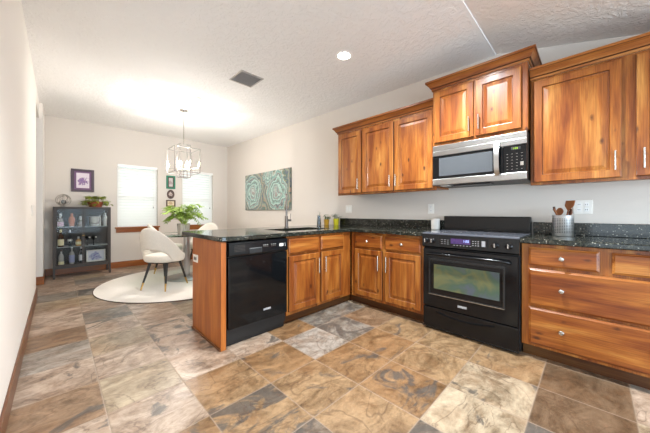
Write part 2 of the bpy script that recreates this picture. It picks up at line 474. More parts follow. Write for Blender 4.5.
# dining windows, wooden stools and blinds
def blind_slats():
    t = NT('blind_slat')
    d = t.n('BsdfDiffuse', {0: lin((246, 245, 242))}); tr = t.n('BsdfTranslucent', {0: lin((250, 249, 246))})
    mx = t.n('MixShader', {0: 0.14, 1: d.outputs[0], 2: tr.outputs[0]}); t.surf(mx.outputs[0]); return t.m
M['slat'] = blind_slats()
for k, (a, c) in enumerate(WIN):
    wn = bpy.data.objects.new('window_%d' % (k + 1), None); COL.objects.link(wn); wn['kind'] = 'structure'
    wn.location = ((a + c) / 2, YD, WZ0)
    hw, hh = (c - a) / 2, WZ1 - WZ0
    bm = BM()
    for x0, x1, z0, z1 in ((-hw, -hw + 0.045, 0.035, hh), (hw - 0.045, hw, 0.035, hh), (-hw + 0.045, hw - 0.045, 0.035, 0.08), (-hw + 0.045, hw - 0.045, hh - 0.045, hh), (-hw + 0.045, hw - 0.045, 0.63, 0.67)):
        box(bm, x0, x1, 0.085, 0.125, z0, z1, 0.003)
    struct('window_frame', bm, 'white_trim', wn)
    struct('window_pane', B(-hw + 0.04, hw - 0.04, 0.100, 0.106, 0.07, hh - 0.04), 'glass', wn)
    bm = BM(); box(bm, -hw - 0.04, hw + 0.04, -0.045, -0.0005, 0.0, 0.028, 0.005); box(bm, -hw, hw, -0.0005, 0.085, 0.0, 0.028)
    struct('window_stool', bm, 'wood_dark', wn)
    struct('window_apron', B(-hw - 0.02, hw + 0.02, -0.02, -0.0005, -0.085, -0.001, 0.004), 'wood_dark', wn)
    bl = thing('window_blind', ('white slatted blind closed over the left dining window beside the display cabinet' if k == 0 else
               'white slatted blind closed over the right dining window behind the fern'), 'blind', ((a + c) / 2, YD + 0.045, WZ0 + 0.03))
    obj('headrail', B(-hw + 0.004, hw - 0.004, -0.05, 0.02, hh - 0.085, hh - 0.031, 0.004), 'white_trim', bl)
    bm = BM(); z = 0.055; tilt = math.radians(56)
    while z < hh - 0.11:
        box(bm, -hw + 0.008, hw - 0.008, -0.035, 0.035, -0.0015, 0.0015, 0, 1, Matrix.Translation((0, 0, z)) @ Matrix.Rotation(tilt, 4, 'X'))
        z += 0.060
    obj('slats', bm, 'slat', bl)
    obj('bottom_rail', B(-hw + 0.008, hw - 0.008, -0.024, 0.024, 0.002, 0.018, 0.004), 'white_trim', bl)
    bm = BM(); tube(bm, [(hw - 0.08, -0.034, hh - 0.09), (hw - 0.08, -0.036, 0.42)], 0.002, 6)
    cord = obj('cord', bm, 'white', bl)
    bm = BM(); lathe(bm, [(0, 0), (0.007, 0.004), (0.006, 0.03), (0, 0.034)], 10)
    obj('tassel', bm, 'charcoal', cord, (hw - 0.08, -0.036, 0.388))

# ------------------------------------------------------------------ cabinets
def handle(parent, x, z0, z1):
    bm = BM(); y = -0.034
    tube(bm, [(x, y, z0), (x, y, z1)], 0.0055, 12)
    for z in (z0 + 0.022, z1 - 0.022): tube(bm, [(x, 0.0, z), (x, y, z)], 0.0042, 10)
    return obj('handle', bm, 'nickel', parent, smooth=40)
def knob(parent, x, z):
    bm = BM()
    lathe(bm, [(0.007, 0), (0.006, 0.006), (0.006, 0.012), (0.0145, 0.018), (0.0165, 0.024), (0.013, 0.029), (0, 0.031)], 20, Matrix.Translation((x, 0, z)) @ Matrix.Rotation(PI / 2, 4, 'X'))
    return obj('knob', bm, 'nickel', parent, smooth=40)
def add_door(root, x0, x1, z0, z1, hx, hz):
    d = obj('door', raised_panel(x1 - x0, z1 - z0), 'wood', root, (x0, -0.001, z0)); d.data.materials.append(M['glaze'])
    hh = handle(d, hx - x0, hz[0] - z0, hz[1] - z0); hh.location = (0, -0.0225, 0)
    return d
def add_drawer(root, x0, x1, z0, z1, knobs=(0.5,)):
    d = obj('drawer' if knobs else 'false_drawer_front', slab_front(x1 - x0, z1 - z0), 'wood_h', root, (x0, -0.001, z0))
    for kx in knobs:
        kk = knob(d, kx * (x1 - x0), (z1 - z0) / 2); kk.location = (0, -0.0222, 0)
    return d
def crown_bm(x0, x1, yf, yb, z, left, right, hgt=0.09):
    prof = [(0, 0), (0.010, 0), (0.012, 0.018), (0.022, 0.024), (0.028, 0.036), (0.042, 0.058), (0.052, 0.068), (0.058, 0.070), (0.058, hgt), (0, hgt)]
    b = bmesh.new(); R = []
    for o, h in prof:
        L = o if left else 0; Rr = o if right else 0
        R.append([b.verts.new(p) for p in ((x0 - L, yb, z + h), (x0 - L, yf - o, z + h), (x1 + Rr, yf - o, z + h), (x1 + Rr, yb, z + h))])
    for a, c in zip(R, R[1:] + R[:1]):
        for i in range(3):
            f_ = b.faces.new((a[i], a[i + 1], c[i + 1], c[i]))
            if a is R[2] or a is R[6]: f_.material_index = 1
    b.faces.new([r[0] for r in R]); b.faces.new([r[3] for r in R][::-1])
    bmesh.ops.recalc_face_normals(b, faces=b.faces)
    return b
def upper(label, X, Y, wd, zb, zt, doors, group=None, name='upper_cabinet'):
    r = thing(name, label, 'cabinet', (X, Y, zb), -PI / 2, group)
    dp = XW - 0.002 - X; h = zt - zb
    bm = BM(); box(bm, 0.001, wd - 0.001, 0.019, dp, 0.022, h, 0.001)
    obj('cabinet_body', bm, 'wood', r)
    obj('face_frame', B(0.0005, wd - 0.0005, 0, 0.0188, 0, h, 0.0015), 'wood', r)
    for x0, x1, z0, z1, side in doors:
        hx = x1 - 0.032 if side == 'r' else x0 + 0.032
        add_door(r, x0, x1, z0 - zb, z1 - zb, hx, (z0 - zb + 0.05, z0 - zb + 0.185))
    return r
RX = -PI / 2
UX, UB, UT = 2.83, 1.365, 2.235
# left run: door edges measured at X = UX
def uy(px, X): u = (px - 325) / 267.7; return X * (1 - u) / (1 + u)
YL = uy(337.2, UX - 0.02); ym = uy(361.5, UX - 0.02)
wA = YL - ym
upper('single door alder wall cabinet at the far left end, above the light switch', UX, YL, wA, UB, UT, [(0.018, wA - 0.012, UB + 0.022, UT - 0.03, 'r')])
wB = ym - 1.168
mid = ym - uy(393.6, UX - 0.02)
upper('two door alder wall cabinet directly left of the microwave', UX, ym, wB, UB, UT,
      [(0.012, mid - 0.006, UB + 0.022, UT - 0.03, 'r'), (mid + 0.008, wB - 0.03, UB + 0.022, UT - 0.03, 'l')])
c = obj('crown_moulding', crown_bm(0, wA + wB, 0, XW - 0.002 - UX, 0, True, False), 'wood_h', None, (UX, YL, UT + 0.0005), (0, 0, RX))
tag(c, 'low alder crown moulding running over the three doors left of the microwave', 'moulding')
# microwave cabinet
MX, MY, MW_ = 2.74, 1.165, 0.787
r = upper('short deep two door alder cabinet above the microwave', MX, MY, MW_, 1.806, 2.375,
          [(0.022, 0.385, 1.832, 2.345, 'r'), (0.402, 0.745, 1.832, 2.345, 'l')])
obj('crown_moulding', crown_bm(0, MW_, 0, XW - 0.002 - MX, 2.3755 - 1.806, True, True), 'wood_h', r)
# right run
YR = 0.372; wR = 1.10
d1 = YR - uy(621.5, UX - 0.02); s1 = YR - uy(636.5, UX - 0.02)
upper('large two door alder wall cabinet to the right of the microwave', UX, YR, wR, UB - 0.008, UT,
      [(0.022, d1, UB + 0.014, UT - 0.02, 'r'), (s1, s1 + 0.50, UB + 0.014, UT - 0.02, 'l')])
c = obj('crown_moulding', crown_bm(0, wR, 0, XW - 0.002 - UX, 0, False, True), 'wood_h', None, (UX, YR, UT + 0.0005), (0, 0, RX))
tag(c, 'alder crown moulding over the large cabinet right of the microwave', 'moulding')

# base cabinets
FX, TOE, BT, CT0, CT = 2.60, 0.10, 0.886, 0.890, 0.930
def base(label, loc, rotz, wd, dp, group=None, hollow=False, ext=(0, 0)):
    r = thing('base_cabinet', label, 'cabinet', loc, rotz, group)
    bm = BM()
    if hollow:
        box(bm, 0.001, 0.02, 0.0192, dp, TOE, BT); box(bm, wd - 0.02, wd - 0.001, 0.0192, dp, TOE, BT)
        box(bm, 0.02, wd - 0.02, 0.0192, dp, TOE, TOE + 0.02); box(bm, 0.02, wd - 0.02, dp - 0.012, dp, TOE + 0.02, BT)
    else:
        box(bm, 0.001, wd - 0.001, 0.0192, dp, TOE, BT, 0.001)
    obj('cabinet_body', bm, 'wood', r)
    obj('face_frame', B(0.0005, wd - 0.0005, 0, 0.019, TOE, BT, 0.0015), 'wood', r)
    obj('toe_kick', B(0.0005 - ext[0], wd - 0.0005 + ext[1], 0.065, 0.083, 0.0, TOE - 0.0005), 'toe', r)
    return r
BD = XW - 0.003 - FX
PY = 2.15
# left of the range (filler towards the corner included)
yb0 = PY - 0.0205
r = base('alder base cabinet with two knobbed drawers, left of the range', (FX, yb0, 0), RX, yb0 - 1.190, BD, ext=(0.085, 0))
f = lambda px: yb0 - uy(px, FX - 0.022)
for a, c, s in ((354.5, 381.6, 'r'), (384.8, 420.6, 'l')):
    x0, x1 = f(a), f(c)
    add_drawer(r, x0, x1, 0.712, 0.866)
    add_door(r, x0, x1, 0.135, 0.69, x1 - 0.032 if s == 'r' else x0 + 0.032, (0.47, 0.64))
# sink base on the peninsula
SX0 = 1.603
r = base('alder sink base cabinet under the tap with two plain drawer fronts', (SX0, PY, 0), 0, FX - SX0 - 0.0005, 0.60, None, True, (0, 0.0645))
g = lambda px: (lambda u: (PY - 0.022) * (1 + u) / (1 - u))((px - 325) / 267.7) - SX0
for a, c, s in ((289.3, 319.3, 'r'), (321.7, 343.9, 'l')):
    x0, x1 = g(a), g(c)
    add_drawer(r, x0, x1, 0.712, 0.866, ())
    add_door(r, x0, x1, 0.135, 0.69, x1 - 0.032 if s == 'r' else x0 + 0.032, (0.47, 0.64))
# right of the range
yr0 = 0.398
r = base('wide alder drawer base cabinet to the right of the range', (FX, yr0, 0), RX, 0.925, BD)
f = lambda px: yr0 - uy(px, FX - 0.022)
add_drawer(r, f(528.5), f(599.5), 0.722, 0.862)
add_drawer(r, f(612), f(612) + (f(599.5) - f(528.5)), 0.722, 0.862)
xe = f(612) + (f(599.5) - f(528.5)); xa = f(528.5); kf = (f(561.5) - xa) / (xe - xa)
add_drawer(r, xa, xe, 0.420, 0.700, (kf, 1 - kf))
add_drawer(r, xa, xe, 0.122, 0.402, (kf, 1 - kf))
# peninsula end panel and back
e = thing('end_panel', 'tall plain alder end panel closing the peninsula beside the dishwasher', 'panel', (0.938, PY - 0.022, 0))
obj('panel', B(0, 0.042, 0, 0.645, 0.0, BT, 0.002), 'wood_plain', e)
obj('shoe_moulding', B(-0.012, -0.0005, 0.0, 0.645, 0, 0.022, 0.004), 'wood_y', e)
o = obj('back_panel', B(0.982, XW - 0.016, PY + 0.603, PY + 0.623, 0, BT, 0.002), 'wood'); tag(o, 'alder panel along the dining side of the peninsula', 'panel')
# outlet in the end panel
ol = thing('power_outlet', 'small white outlet plate set in the wooden peninsula end', 'outlet', (0.9375, PY + 0.535, 0.69), RX)
obj('cover_plate', B(-0.058, 0.058, -0.006, -0.0005, -0.036, 0.036, 0.002), 'white', ol)
for x in (-0.02, 0.02): obj('socket', B(x - 0.013, x + 0.013, -0.008, -0.0062, -0.015, 0.015, 0.001), 'charcoal', ol)

# ------------------------------------------------------------------ worktops
def worktop(name, label, xs, ys, inside, round_at=None):
    b = bmesh.new(); vs = {}
    def V(x, y):
        if (x, y) not in vs: vs[x, y] = b.verts.new((x, y, CT0))
        return vs[x, y]
    for i in range(len(xs) - 1):
        for j in range(len(ys) - 1):
            if inside((xs[i] + xs[i + 1]) / 2, (ys[j] + ys[j + 1]) / 2):
                b.faces.new((V(xs[i], ys[j]), V(xs[i + 1], ys[j]), V(xs[i + 1], ys[j + 1]), V(xs[i], ys[j + 1])))
    ex = bmesh.ops.extrude_face_region(b, geom=b.faces[:])
    bmesh.ops.translate(b, verts=[v for v in ex['geom'] if isinstance(v, bmesh.types.BMVert)], vec=(0, 0, CT - CT0))
    bmesh.ops.recalc_face_normals(b, faces=b.faces)
    bmesh.ops.dissolve_limit(b, angle_limit=0.01, verts=b.verts, edges=b.edges)
    if round_at:
        es = [e for e in b.edges if abs(e.verts[0].co.z - e.verts[1].co.z) > 0.02 and any((Vector((p[0], p[1])) - e.verts[0].co.xy).length < 0.01 for p in round_at)]
        bmesh.ops.bevel(b, geom=es, offset=0.05, segments=6, profile=0.5, affect='EDGES')
    es = [e for e in b.edges if len(e.link_faces) == 2 and e.calc_face_angle() > 0.9 and abs(e.verts[0].co.z - e.verts[1].co.z) < 1e-4]
    bmesh.ops.bevel(b, geom=es, offset=0.007, segments=3, profile=0.5, affect='EDGES')
    o = obj(name, b, 'granite'); return tag(o, label, 'countertop')
CX = 2.552
SK = (1.70, 2.40, 2.29, 2.70)
worktop('countertop', 'dark speckled granite worktop wrapping from the peninsula round to the range', [0.92, SK[0], SK[1], CX, XW - 0.002], [1.1885, PY - 0.038, SK[2], SK[3], 3.08],
        lambda x, y: (y > PY - 0.038 or x > CX) and not (SK[0] < x < SK[1] and SK[2] < y < SK[3]), [(0.92, PY - 0.038), (0.92, 3.08)])
worktop('countertop', 'dark speckled granite worktop right of the range under the utensil crock', [CX, XW - 0.002], [-0.56, 0.3985], lambda x, y: True)
for y0, y1, lab in ((1.190, 2.82, 'low granite backsplash strip left of the range'), (-0.56, 0.394, 'low granite backsplash strip behind the utensil crock')):
    o = obj('backsplash', B(XW - 0.026, XW - 0.002, y0, y1, CT + 0.0005, CT + 0.108, 0.003), 'granite'); tag(o, lab, 'backsplash')

# sink and faucet
sk = thing('sink', 'undermounted stainless sink basin set in the peninsula worktop', 'sink', ((SK[0] + SK[1]) / 2, (SK[2] + SK[3]) / 2, CT0))
sw, sd = (SK[1] - SK[0]) / 2 + 0.004, (SK[3] - SK[2]) / 2 + 0.004
bm = BM()
box(bm, -sw, sw, -sd, sd, -0.19, -0.186); box(bm, -sw, -sw + 0.003, -sd, sd, -0.186, -0.001); box(bm, sw - 0.003, sw, -sd, sd, -0.186, -0.001)
box(bm, -sw, sw, -sd, -sd + 0.003, -0.186, -0.001); box(bm, -sw, sw, sd - 0.003, sd, -0.186, -0.001)
obj('basin', bm, 'steel', sk)
bm = BM(); lathe(bm, [(0.0, 0), (0.04, 0), (0.045, 0.004), (0.03, 0.003), (0, 0.002)], 24)
obj('drain', bm, 'nickel', sk, (0, 0, -0.1855), smooth=40)
fc = thing('faucet', 'tall slim steel tap with side lever behind the sink', 'tap', (2.11, 2.82, CT), math.radians(-37))
M['gunmetal'] = plain('gunmetal_steel', (120, 113, 108), 0.3, 1.0, 0.05)
bm = BM(); lathe(bm, [(0, 0.0005), (0.028, 0.0005), (0.028, 0.008), (0.022, 0.012), (0, 0.012)], 24); obj('tap_base', bm, 'gunmetal', fc, smooth=40)
bm = BM(); lathe(bm, [(0, 0.0125), (0.021, 0.0125), (0.021, 0.15), (0.017, 0.156), (0, 0.156)], 24); obj('tap_body', bm, 'gunmetal', fc, smooth=40)
bm = BM()
pts = [(0, 0, 0.157), (0, 0, 0.345)] + [(0, -0.085 + 0.085 * math.cos(a), 0.345 + 0.085 * math.sin(a)) for a in [PI * k / 10 for k in range(1, 11)]] + [(0, -0.17, 0.285)]
tube(bm, pts, 0.0115, 14); obj('spout', bm, 'gunmetal', fc, smooth=60)
bm = BM(); lathe(bm, [(0, 0), (0.015, 0), (0.016, 0.05), (0.012, 0.062), (0, 0.062)], 18); obj('spray_head', bm, 'gunmetal', fc, (0, -0.17, 0.222), smooth=40)
bm = BM(); tube(bm, [(0.018, 0, 0.098), (0.062, 0, 0.098)], 0.015, 16); lv = obj('handle', bm, 'gunmetal', fc, smooth=40)
bm = BM(); tube(bm, [(0.054, 0, 0.105), (0.056, -0.004, 0.185)], 0.0045, 10); obj('lever', bm, 'gunmetal', lv, smooth=40)

# ------------------------------------------------------------------ dishwasher
dw = thing('dishwasher', 'black built-in dishwasher under the peninsula worktop', 'dishwasher', (0.988, PY, 0))
DWW = 0.608
obj('tub', B(0.004, DWW - 0.004, 0.0, 0.58, 0.06, BT - 0.008), 'black_matte', dw)
b = B(0.006, DWW - 0.006, -0.036, -0.0005, 0.155, 0.752, 0.006); obj('door', b, 'black_glass', dw)
bm = BM(); prism(bm, [(-0.0005, 0.758), (-0.034, 0.758), (-0.046, 0.775), (-0.042, 0.872), (-0.034, 0.878), (-0.0005, 0.878)], 0, 0.006, DWW - 0.006)
cp = obj('control_panel', bm, 'black', dw)
for x in (0.335, 0.354, 0.373, 0.418, 0.437, 0.456): obj('button', B(x - 0.007, x + 0.007, -0.0475, -0.0445, 0.816, 0.828, 0.001), 'charcoal', cp)
obj('display', B(0.505, 0.548, -0.0474, -0.0444, 0.808, 0.834, 0.001), 'white', cp)
obj('indicator', B(0.568, 0.575, -0.0474, -0.0444, 0.802, 0.838, 0.001), 'nickel', cp)
for x in (0.335, 0.354, 0.373, 0.418, 0.437, 0.456): obj('button_mark', B(x - 0.005, x + 0.005, -0.0462, -0.0434, 0.834, 0.8365), 'white', cp)
bm = BM()
for k in range(5): box(bm, 0.05, 0.15, -0.0474, -0.0444, 0.800 + k * 0.012, 0.803 + k * 0.012)
obj('vent', bm, 'charcoal', cp)
bm = BM(); prism(bm, [(-0.0445, 0.768), (-0.050, 0.776), (-0.048, 0.812), (-0.0434, 0.82)], 0, 0.19, 0.315); obj('latch', bm, 'black_matte', cp)
bg = obj('badge', B(0.335, 0.415, -0.0375, -0.0362, 0.236, 0.258, 0.0004), 'charcoal', dw)
def badge_marks(parent, x, y, z, wd, h):
    bm = BM(); n = 6; s = wd / n
    for k in range(n):
        x0 = x + k * s
        box(bm, x0, x0 + s * 0.22, y - 0.001, y, z, z + h); box(bm, x0 + s * 0.5, x0 + s * 0.72, y - 0.001, y, z, z + h)
        zz = z + h * (0.0, 0.42, 0.8)[k % 3]; box(bm, x0 + s * 0.22, x0 + s * 0.5, y - 0.001, y, zz, zz + h * 0.2)
    obj('lettering', bm, 'badge_silver', parent)
badge_marks(bg, 0.338, -0.0378, 0.239, 0.075, 0.016)
obj('toe_kick', B(0.006, DWW - 0.006, 0.02, 0.06, 0.004, 0.058), 'black_matte', dw)
obj('access_panel', B(0.006, DWW - 0.03, -0.004, -0.0006, 0.045, 0.150, 0.002), 'black_matte', dw)

# ------------------------------------------------------------------ range
RW = 0.758
rg = thing('range', 'black electric range with oven between the alder base cabinets', 'stove', (2.572, 1.186, 0), RX)
rg.scale = (1.034, 1, 1)
RD = XW - 0.004 - 2.572
obj('oven_body', B(0.002, RW - 0.002, 0.014, RD - 0.03, 0.028, 0.905), 'black_matte', rg)
bm = BM(); box(bm, 0.0, RW, -0.028, RD - 0.10, 0.918, 0.936, 0.004)
M['ceran'] = plain('speckled_cooktop_glass', (84, 86, 94), 0.16, 0, 0.35, 220)
ck = obj('cooktop', bm, 'ceran', rg)
for x, y, rad in ((0.19, 0.13, 0.105), (0.56, 0.13, 0.085), (0.19, 0.38, 0.08), (0.56, 0.38, 0.105)):
    bm = BM(); lathe(bm, [(rad - 0.004, 0), (rad, 0), (rad, 0.0006), (rad - 0.004, 0.0006), (rad - 0.004, 0)], 48)
    obj('burner_ring', bm, 'charcoal', ck, (x, y, 0.9363))
bm = BM(); prism(bm, [(0.012, 0.792), (-0.018, 0.792), (-0.034, 0.806), (-0.030, 0.9175), (0.012, 0.9175)], 0, 0.0, RW)
cp = obj('control_panel', bm, 'black', rg)
obj('backguard', B(0.0, RW, RD - 0.098, RD - 0.03, 0.918, 1.088, 0.008), 'black', rg)
def rk(x):
    bm = BM()
    lathe(bm, [(0.026, 0), (0.026, 0.006), (0.019, 0.010), (0.017, 0.026), (0.014, 0.029), (0, 0.029)], 24, Matrix.Translation((x, -0.0335, 0.858)) @ Matrix.Rotation(PI / 2, 4, 'X'))
    k = obj('knob', bm, 'black', cp, smooth=40)
    bm = BM(); box(bm, x - 0.004, x + 0.004, -0.068, -0.0625, 0.842, 0.876, 0.002); obj('knob_grip', bm, 'nickel', k)
for x in (0.038, 0.098, 0.600, 0.690): rk(x)
def dsp():
    t = NT('range_display'); v = t.obj()
    n = t.noise(v, 26, 2); c = t.ramp(n, [(0.35, lin((62, 40, 96))), (0.55, lin((104, 62, 150))), (0.7, lin((70, 50, 120)))])
    e = t.n('BsdfPrincipled', {'Base Color': lin((20, 14, 30)), 'Roughness': 0.15, 'Emission Color': c, 'Emission Strength': 0.35}); t.surf(e.outputs[0]); return t.m
M['display'] = dsp()
obj('key_panel', B(0.165, 0.545, -0.0368, -0.034, 0.824, 0.898, 0.001), 'black_glass', cp)
obj('display', B(0.262, 0.420, -0.0388, -0.037, 0.846, 0.892, 0.0006), 'display', cp)
M['lcd'] = emis('blue_digits', (170, 190, 255), 1.2)
def seg_text(s, h, th, y, x, z):
    bm = BM(); W_ = h * 0.5
    segs = {'a': (0, W_, h - th, h), 'd': (0, W_, 0, th), 'g': (0, W_, h / 2 - th / 2, h / 2 + th / 2), 'f': (0, th, h / 2, h), 'e': (0, th, 0, h / 2), 'b': (W_ - th, W_, h / 2, h), 'c': (W_ - th, W_, 0, h / 2)}
    D = {'0': 'abcdef', '1': 'bc', '2': 'abged', '3': 'abgcd', '8': 'abcdefg', '4': 'fgbc'}
    for ch in s:
        if ch == ':':
            box(bm, x, x + th, y - 0.0006, y, z + h * 0.25, z + h * 0.25 + th); box(bm, x, x + th, y - 0.0006, y, z + h * 0.65, z + h * 0.65 + th); x += th * 2.2; continue
        for q in D[ch]:
            a, b_, c_, d_ = segs[q]; box(bm, x + a, x + b_, y - 0.0006, y, z + c_, z + d_)
        x += W_ * 1.5
    return bm
obj('digits', seg_text('1:20', 0.02, 0.003, -0.0389, 0.362, 0.864), 'lcd', cp)
bm = BM()
for i in range(3):
    for j in range(3): obj('key', B(0.178 + i * 0.026, 0.194 + i * 0.026, -0.0376, -0.0366, 0.838 + j * 0.018, 0.8405 + j * 0.018), 'key_grey', cp)
for i in range(6): obj('key', B(0.285 + i * 0.026, 0.297 + i * 0.026, -0.0376, -0.0366, 0.831, 0.835), 'key_grey', cp)
for i in range(3):
    for j in range(3): obj('key', B(0.436 + i * 0.02, 0.445 + i * 0.02, -0.0376, -0.0366, 0.840 + j * 0.018, 0.846 + j * 0.018), 'key_grey', cp)
obj('start_key', B(0.505, 0.532, -0.0378, -0.0366, 0.838, 0.886, 0.001), 'key_grey', cp)
# oven door
dr = obj('oven_door', B(0.006, RW - 0.006, -0.026, 0.012, 0.228, 0.783, 0.008), 'black', rg)
bm = BM(); # embossed frame around window
for x0, x1, z0, z1 in ((0.060, 0.665, 0.672, 0.690), (0.060, 0.665, 0.345, 0.358), (0.060, 0.074, 0.358, 0.672), (0.651, 0.665, 0.358, 0.672)):
    box(bm, x0, x1, -0.030, -0.0262, z0, z1, 0.0015)
obj('window_frame', bm, 'black_matte', dr)
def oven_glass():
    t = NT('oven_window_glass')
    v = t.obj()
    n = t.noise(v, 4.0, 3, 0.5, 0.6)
    c = t.ramp(n, [(0.32, lin((86, 96, 118))), (0.43, lin((74, 104, 84))), (0.53, lin((126, 126, 76))), (0.62, lin((84, 112, 88))), (0.75, lin((104, 100, 124)))])  # blurred green and yellow reflection painted into the glass colour
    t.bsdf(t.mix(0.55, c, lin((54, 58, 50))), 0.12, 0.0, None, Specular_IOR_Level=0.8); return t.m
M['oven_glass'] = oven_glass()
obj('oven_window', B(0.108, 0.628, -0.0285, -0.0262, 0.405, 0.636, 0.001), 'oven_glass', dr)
obj('trim_strip', B(0.062, 0.662, -0.0325, -0.0302, 0.345, 0.3495, 0.0004), 'nickel', dr)
bm = BM(); tube(bm, [(0.05, -0.03, 0.722), (0.06, -0.058, 0.732), (0.10, -0.066, 0.735), (0.36, -0.070, 0.737), (0.64, -0.066, 0.735), (0.685, -0.058, 0.732), (0.697, -0.03, 0.722)], 0.0125, 14)
obj('handle', bm, 'black', dr, smooth=50)
bg = obj('badge', B(0.315, 0.392, -0.0278, -0.0262, 0.272, 0.297, 0.0005), 'charcoal', dr)
badge_marks(bg, 0.318, -0.028, 0.276, 0.072, 0.017)
dr2 = obj('storage_drawer', B(0.006, RW - 0.006, -0.022, 0.012, 0.030, 0.218, 0.006), 'black', rg)
bm = BM()
for k in range(18):
    a0, a1 = k / 18, (k + 1) / 18
    zz = lambda a: 0.182 - 0.030 * math.sin(PI * a)
    X0, X1 = 0.13 + 0.46 * a0, 0.13 + 0.46 * a1
    b = bmesh.new()
    q = [b.verts.new(p) for p in ((X0, -0.0225, zz(a0) + 0.012), (X1, -0.0225, zz(a1) + 0.012), (X1, -0.036, zz(a1) + 0.006), (X0, -0.036, zz(a0) + 0.006), (X0, -0.0225, zz(a0) - 0.004), (X1, -0.0225, zz(a1) - 0.004))]
    b.faces.new((q[0], q[1], q[2], q[3])); b.faces.new((q[3], q[2], q[5], q[4])); b.faces.new((q[4], q[5], q[1], q[0]))
    bmesh.ops.recalc_face_normals(b, faces=b.faces); merge(bm, b)
bmesh.ops.remove_doubles(bm, verts=bm.verts, dist=1e-5)
obj('handle', bm, 'black', dr2, smooth=50)
for x in (0.05, RW - 0.05):
    for y in (0.06, RD - 0.1):
        bm = BM(); lathe(bm, [(0, 0), (0.018, 0), (0.018, 0.01), (0.01, 0.012), (0.01, 0.0278), (0, 0.0278)], 16); obj('foot', bm, 'black_matte', rg, (x, y, 0))
obj('base_plinth', B(0.012, RW - 0.012, 0.02, 0.03, 0.006, 0.0275), 'black_matte', rg)

# ------------------------------------------------------------------ microwave
mw = thing('microwave', 'stainless over-the-range microwave with black door under the short cabinet', 'microwave', (2.735, 1.162, 1.405), RX)
WM = 0.780; DM = XW - 0.004 - 2.735
obj('microwave_body', B(0.002, WM - 0.002, 0.022, DM, 0.0, 0.398), 'charcoal', mw)
bm = BM(); box(bm, 0, WM, -0.006, 0.0215, 0.346, 0.398, 0.003); box(bm, 0, WM, -0.010, 0.0215, 0.294, 0.344, 0.003)
obj('top_grille', bm, 'steel', mw)
obj('bottom_rail', B(0, WM, -0.010, 0.0215, 0.001, 0.062, 0.004), 'steel', mw)
mwd = obj('door', B(0.001, 0.612, -0.010, 0.0215, 0.063, 0.293, 0.003), 'black_glass', mw)
def mesh_window():
    t = NT('microwave_window'); v = t.obj((1, 1, 1))
    vo = t.n('TexVoronoi', {'Vector': v, 'Scale': 420, 'Randomness': 0.0})
    c = t.mix(t.math('LESS_THAN', vo.outputs['Distance'], 0.3), lin((78, 80, 83)), lin((56, 58, 61)))
    t.bsdf(c, 0.2, 0.0, None, Specular_IOR_Level=0.25); return t.m
M['mw_window'] = mesh_window()
obj('door_window', B(0.065, 0.535, -0.0125, -0.0102, 0.088, 0.268, 0.001), 'mw_window', mwd)
bm = BM()
b = bmesh.new(); rings = []
for k in range(13):
    a = k / 12; z = 0.045 + a * 0.305; y = -0.016 - 0.040 * math.sin(PI * a) ** 0.6
    hw = 0.019
    rings.append([b.verts.new(p) for p in ((0.572 - hw, y - 0.002, z), (0.572 + hw, y - 0.002, z), (0.572 + hw, y + 0.012, z), (0.572 - hw, y + 0.012, z))])
for p, q in zip(rings, rings[1:]):
    for i in range(4): b.faces.new((p[i], p[(i + 1) % 4], q[(i + 1) % 4], q[i]))
b.faces.new(rings[0][::-1]); b.faces.new(rings[-1]); bmesh.ops.recalc_face_normals(b, faces=b.faces)
merge(bm, b); obj('handle', bm, 'steel', mwd, smooth=30)
cp = obj('control_panel', B(0.615, WM - 0.001, -0.010, 0.0215, 0.063, 0.293, 0.003), 'black_glass', mw)
M['green'] = emis('green_digits', (176, 220, 60), 0.9)
obj('display', B(0.672, 0.738, -0.0118, -0.0102, 0.252, 0.276, 0.0006), 'black_matte', cp)
obj('digits', seg_text('1:28', 0.015, 0.0028, -0.0119, 0.682, 0.2565), 'green', cp)
bm = BM()
for i in range(4):
    for j in range(6):
        if (i, j) in ((3, 1), (3, 2)): continue
        obj('key', B(0.640 + i * 0.034, 0.650 + i * 0.034, -0.0108, -0.0100, 0.088 + j * 0.026, 0.091 + j * 0.026), 'nickel', cp)
obj('start_key', B(0.736, 0.758, -0.0115, -0.0102, 0.116, 0.148, 0.001), 'nickel', cp)
bm = BM(); box(bm, 0.18, 0.50, 0.05, 0.20, -0.012, -0.0005, 0.003)
obj('vent_filter', bm, 'black_matte', mw)
obj('lamp_cover', B(0.05, 0.13, 0.06, 0.14, -0.006, -0.0005, 0.001), 'white', mw)

# ------------------------------------------------------------------ worktop items
ST = CT + 0.0008
cr = thing('utensil_crock', 'perforated steel utensil crock on the worktop right of the range', 'crock', (3.02, 0.178, ST))
def perforated():
    t = NT('perforated_steel'); v = t.n('TexCoord').outputs['Object']
    s = t.n('SeparateXYZ', {0: v}); ang = t.math('ARCTAN2', s.outputs[1], s.outputs[0])
    fu = t.math('ABSOLUTE', t.math('SUBTRACT', t.math('FRACT', t.math('MULTIPLY', ang, 4.6)), 0.5))
    fv = t.math('ABSOLUTE', t.math('SUBTRACT', t.math('FRACT', t.math('MULTIPLY', s.outputs[2], 80)), 0.5))
    inz = t.math('MULTIPLY', t.math('GREATER_THAN', s.outputs[2], 0.022), t.math('LESS_THAN', s.outputs[2], 0.148))
    m = t.math('MULTIPLY', t.math('MULTIPLY', t.math('LESS_THAN', fu, 0.30), t.math('LESS_THAN', fv, 0.25)), inz)
    t.bsdf(t.mix(m, lin((226, 224, 222)), lin((110, 107, 105))), 0.38, 1.0); return t.m
M['perf'] = perforated()
bm = BM(); lathe(bm, [(0, 0), (0.068, 0), (0.070, 0.003), (0.070, 0.170), (0.0715, 0.174), (0.068, 0.175), (0.066, 0.170), (0.066, 0.006), (0, 0.006)], 40)
obj('vessel', bm, 'perf', cr, smooth=40)
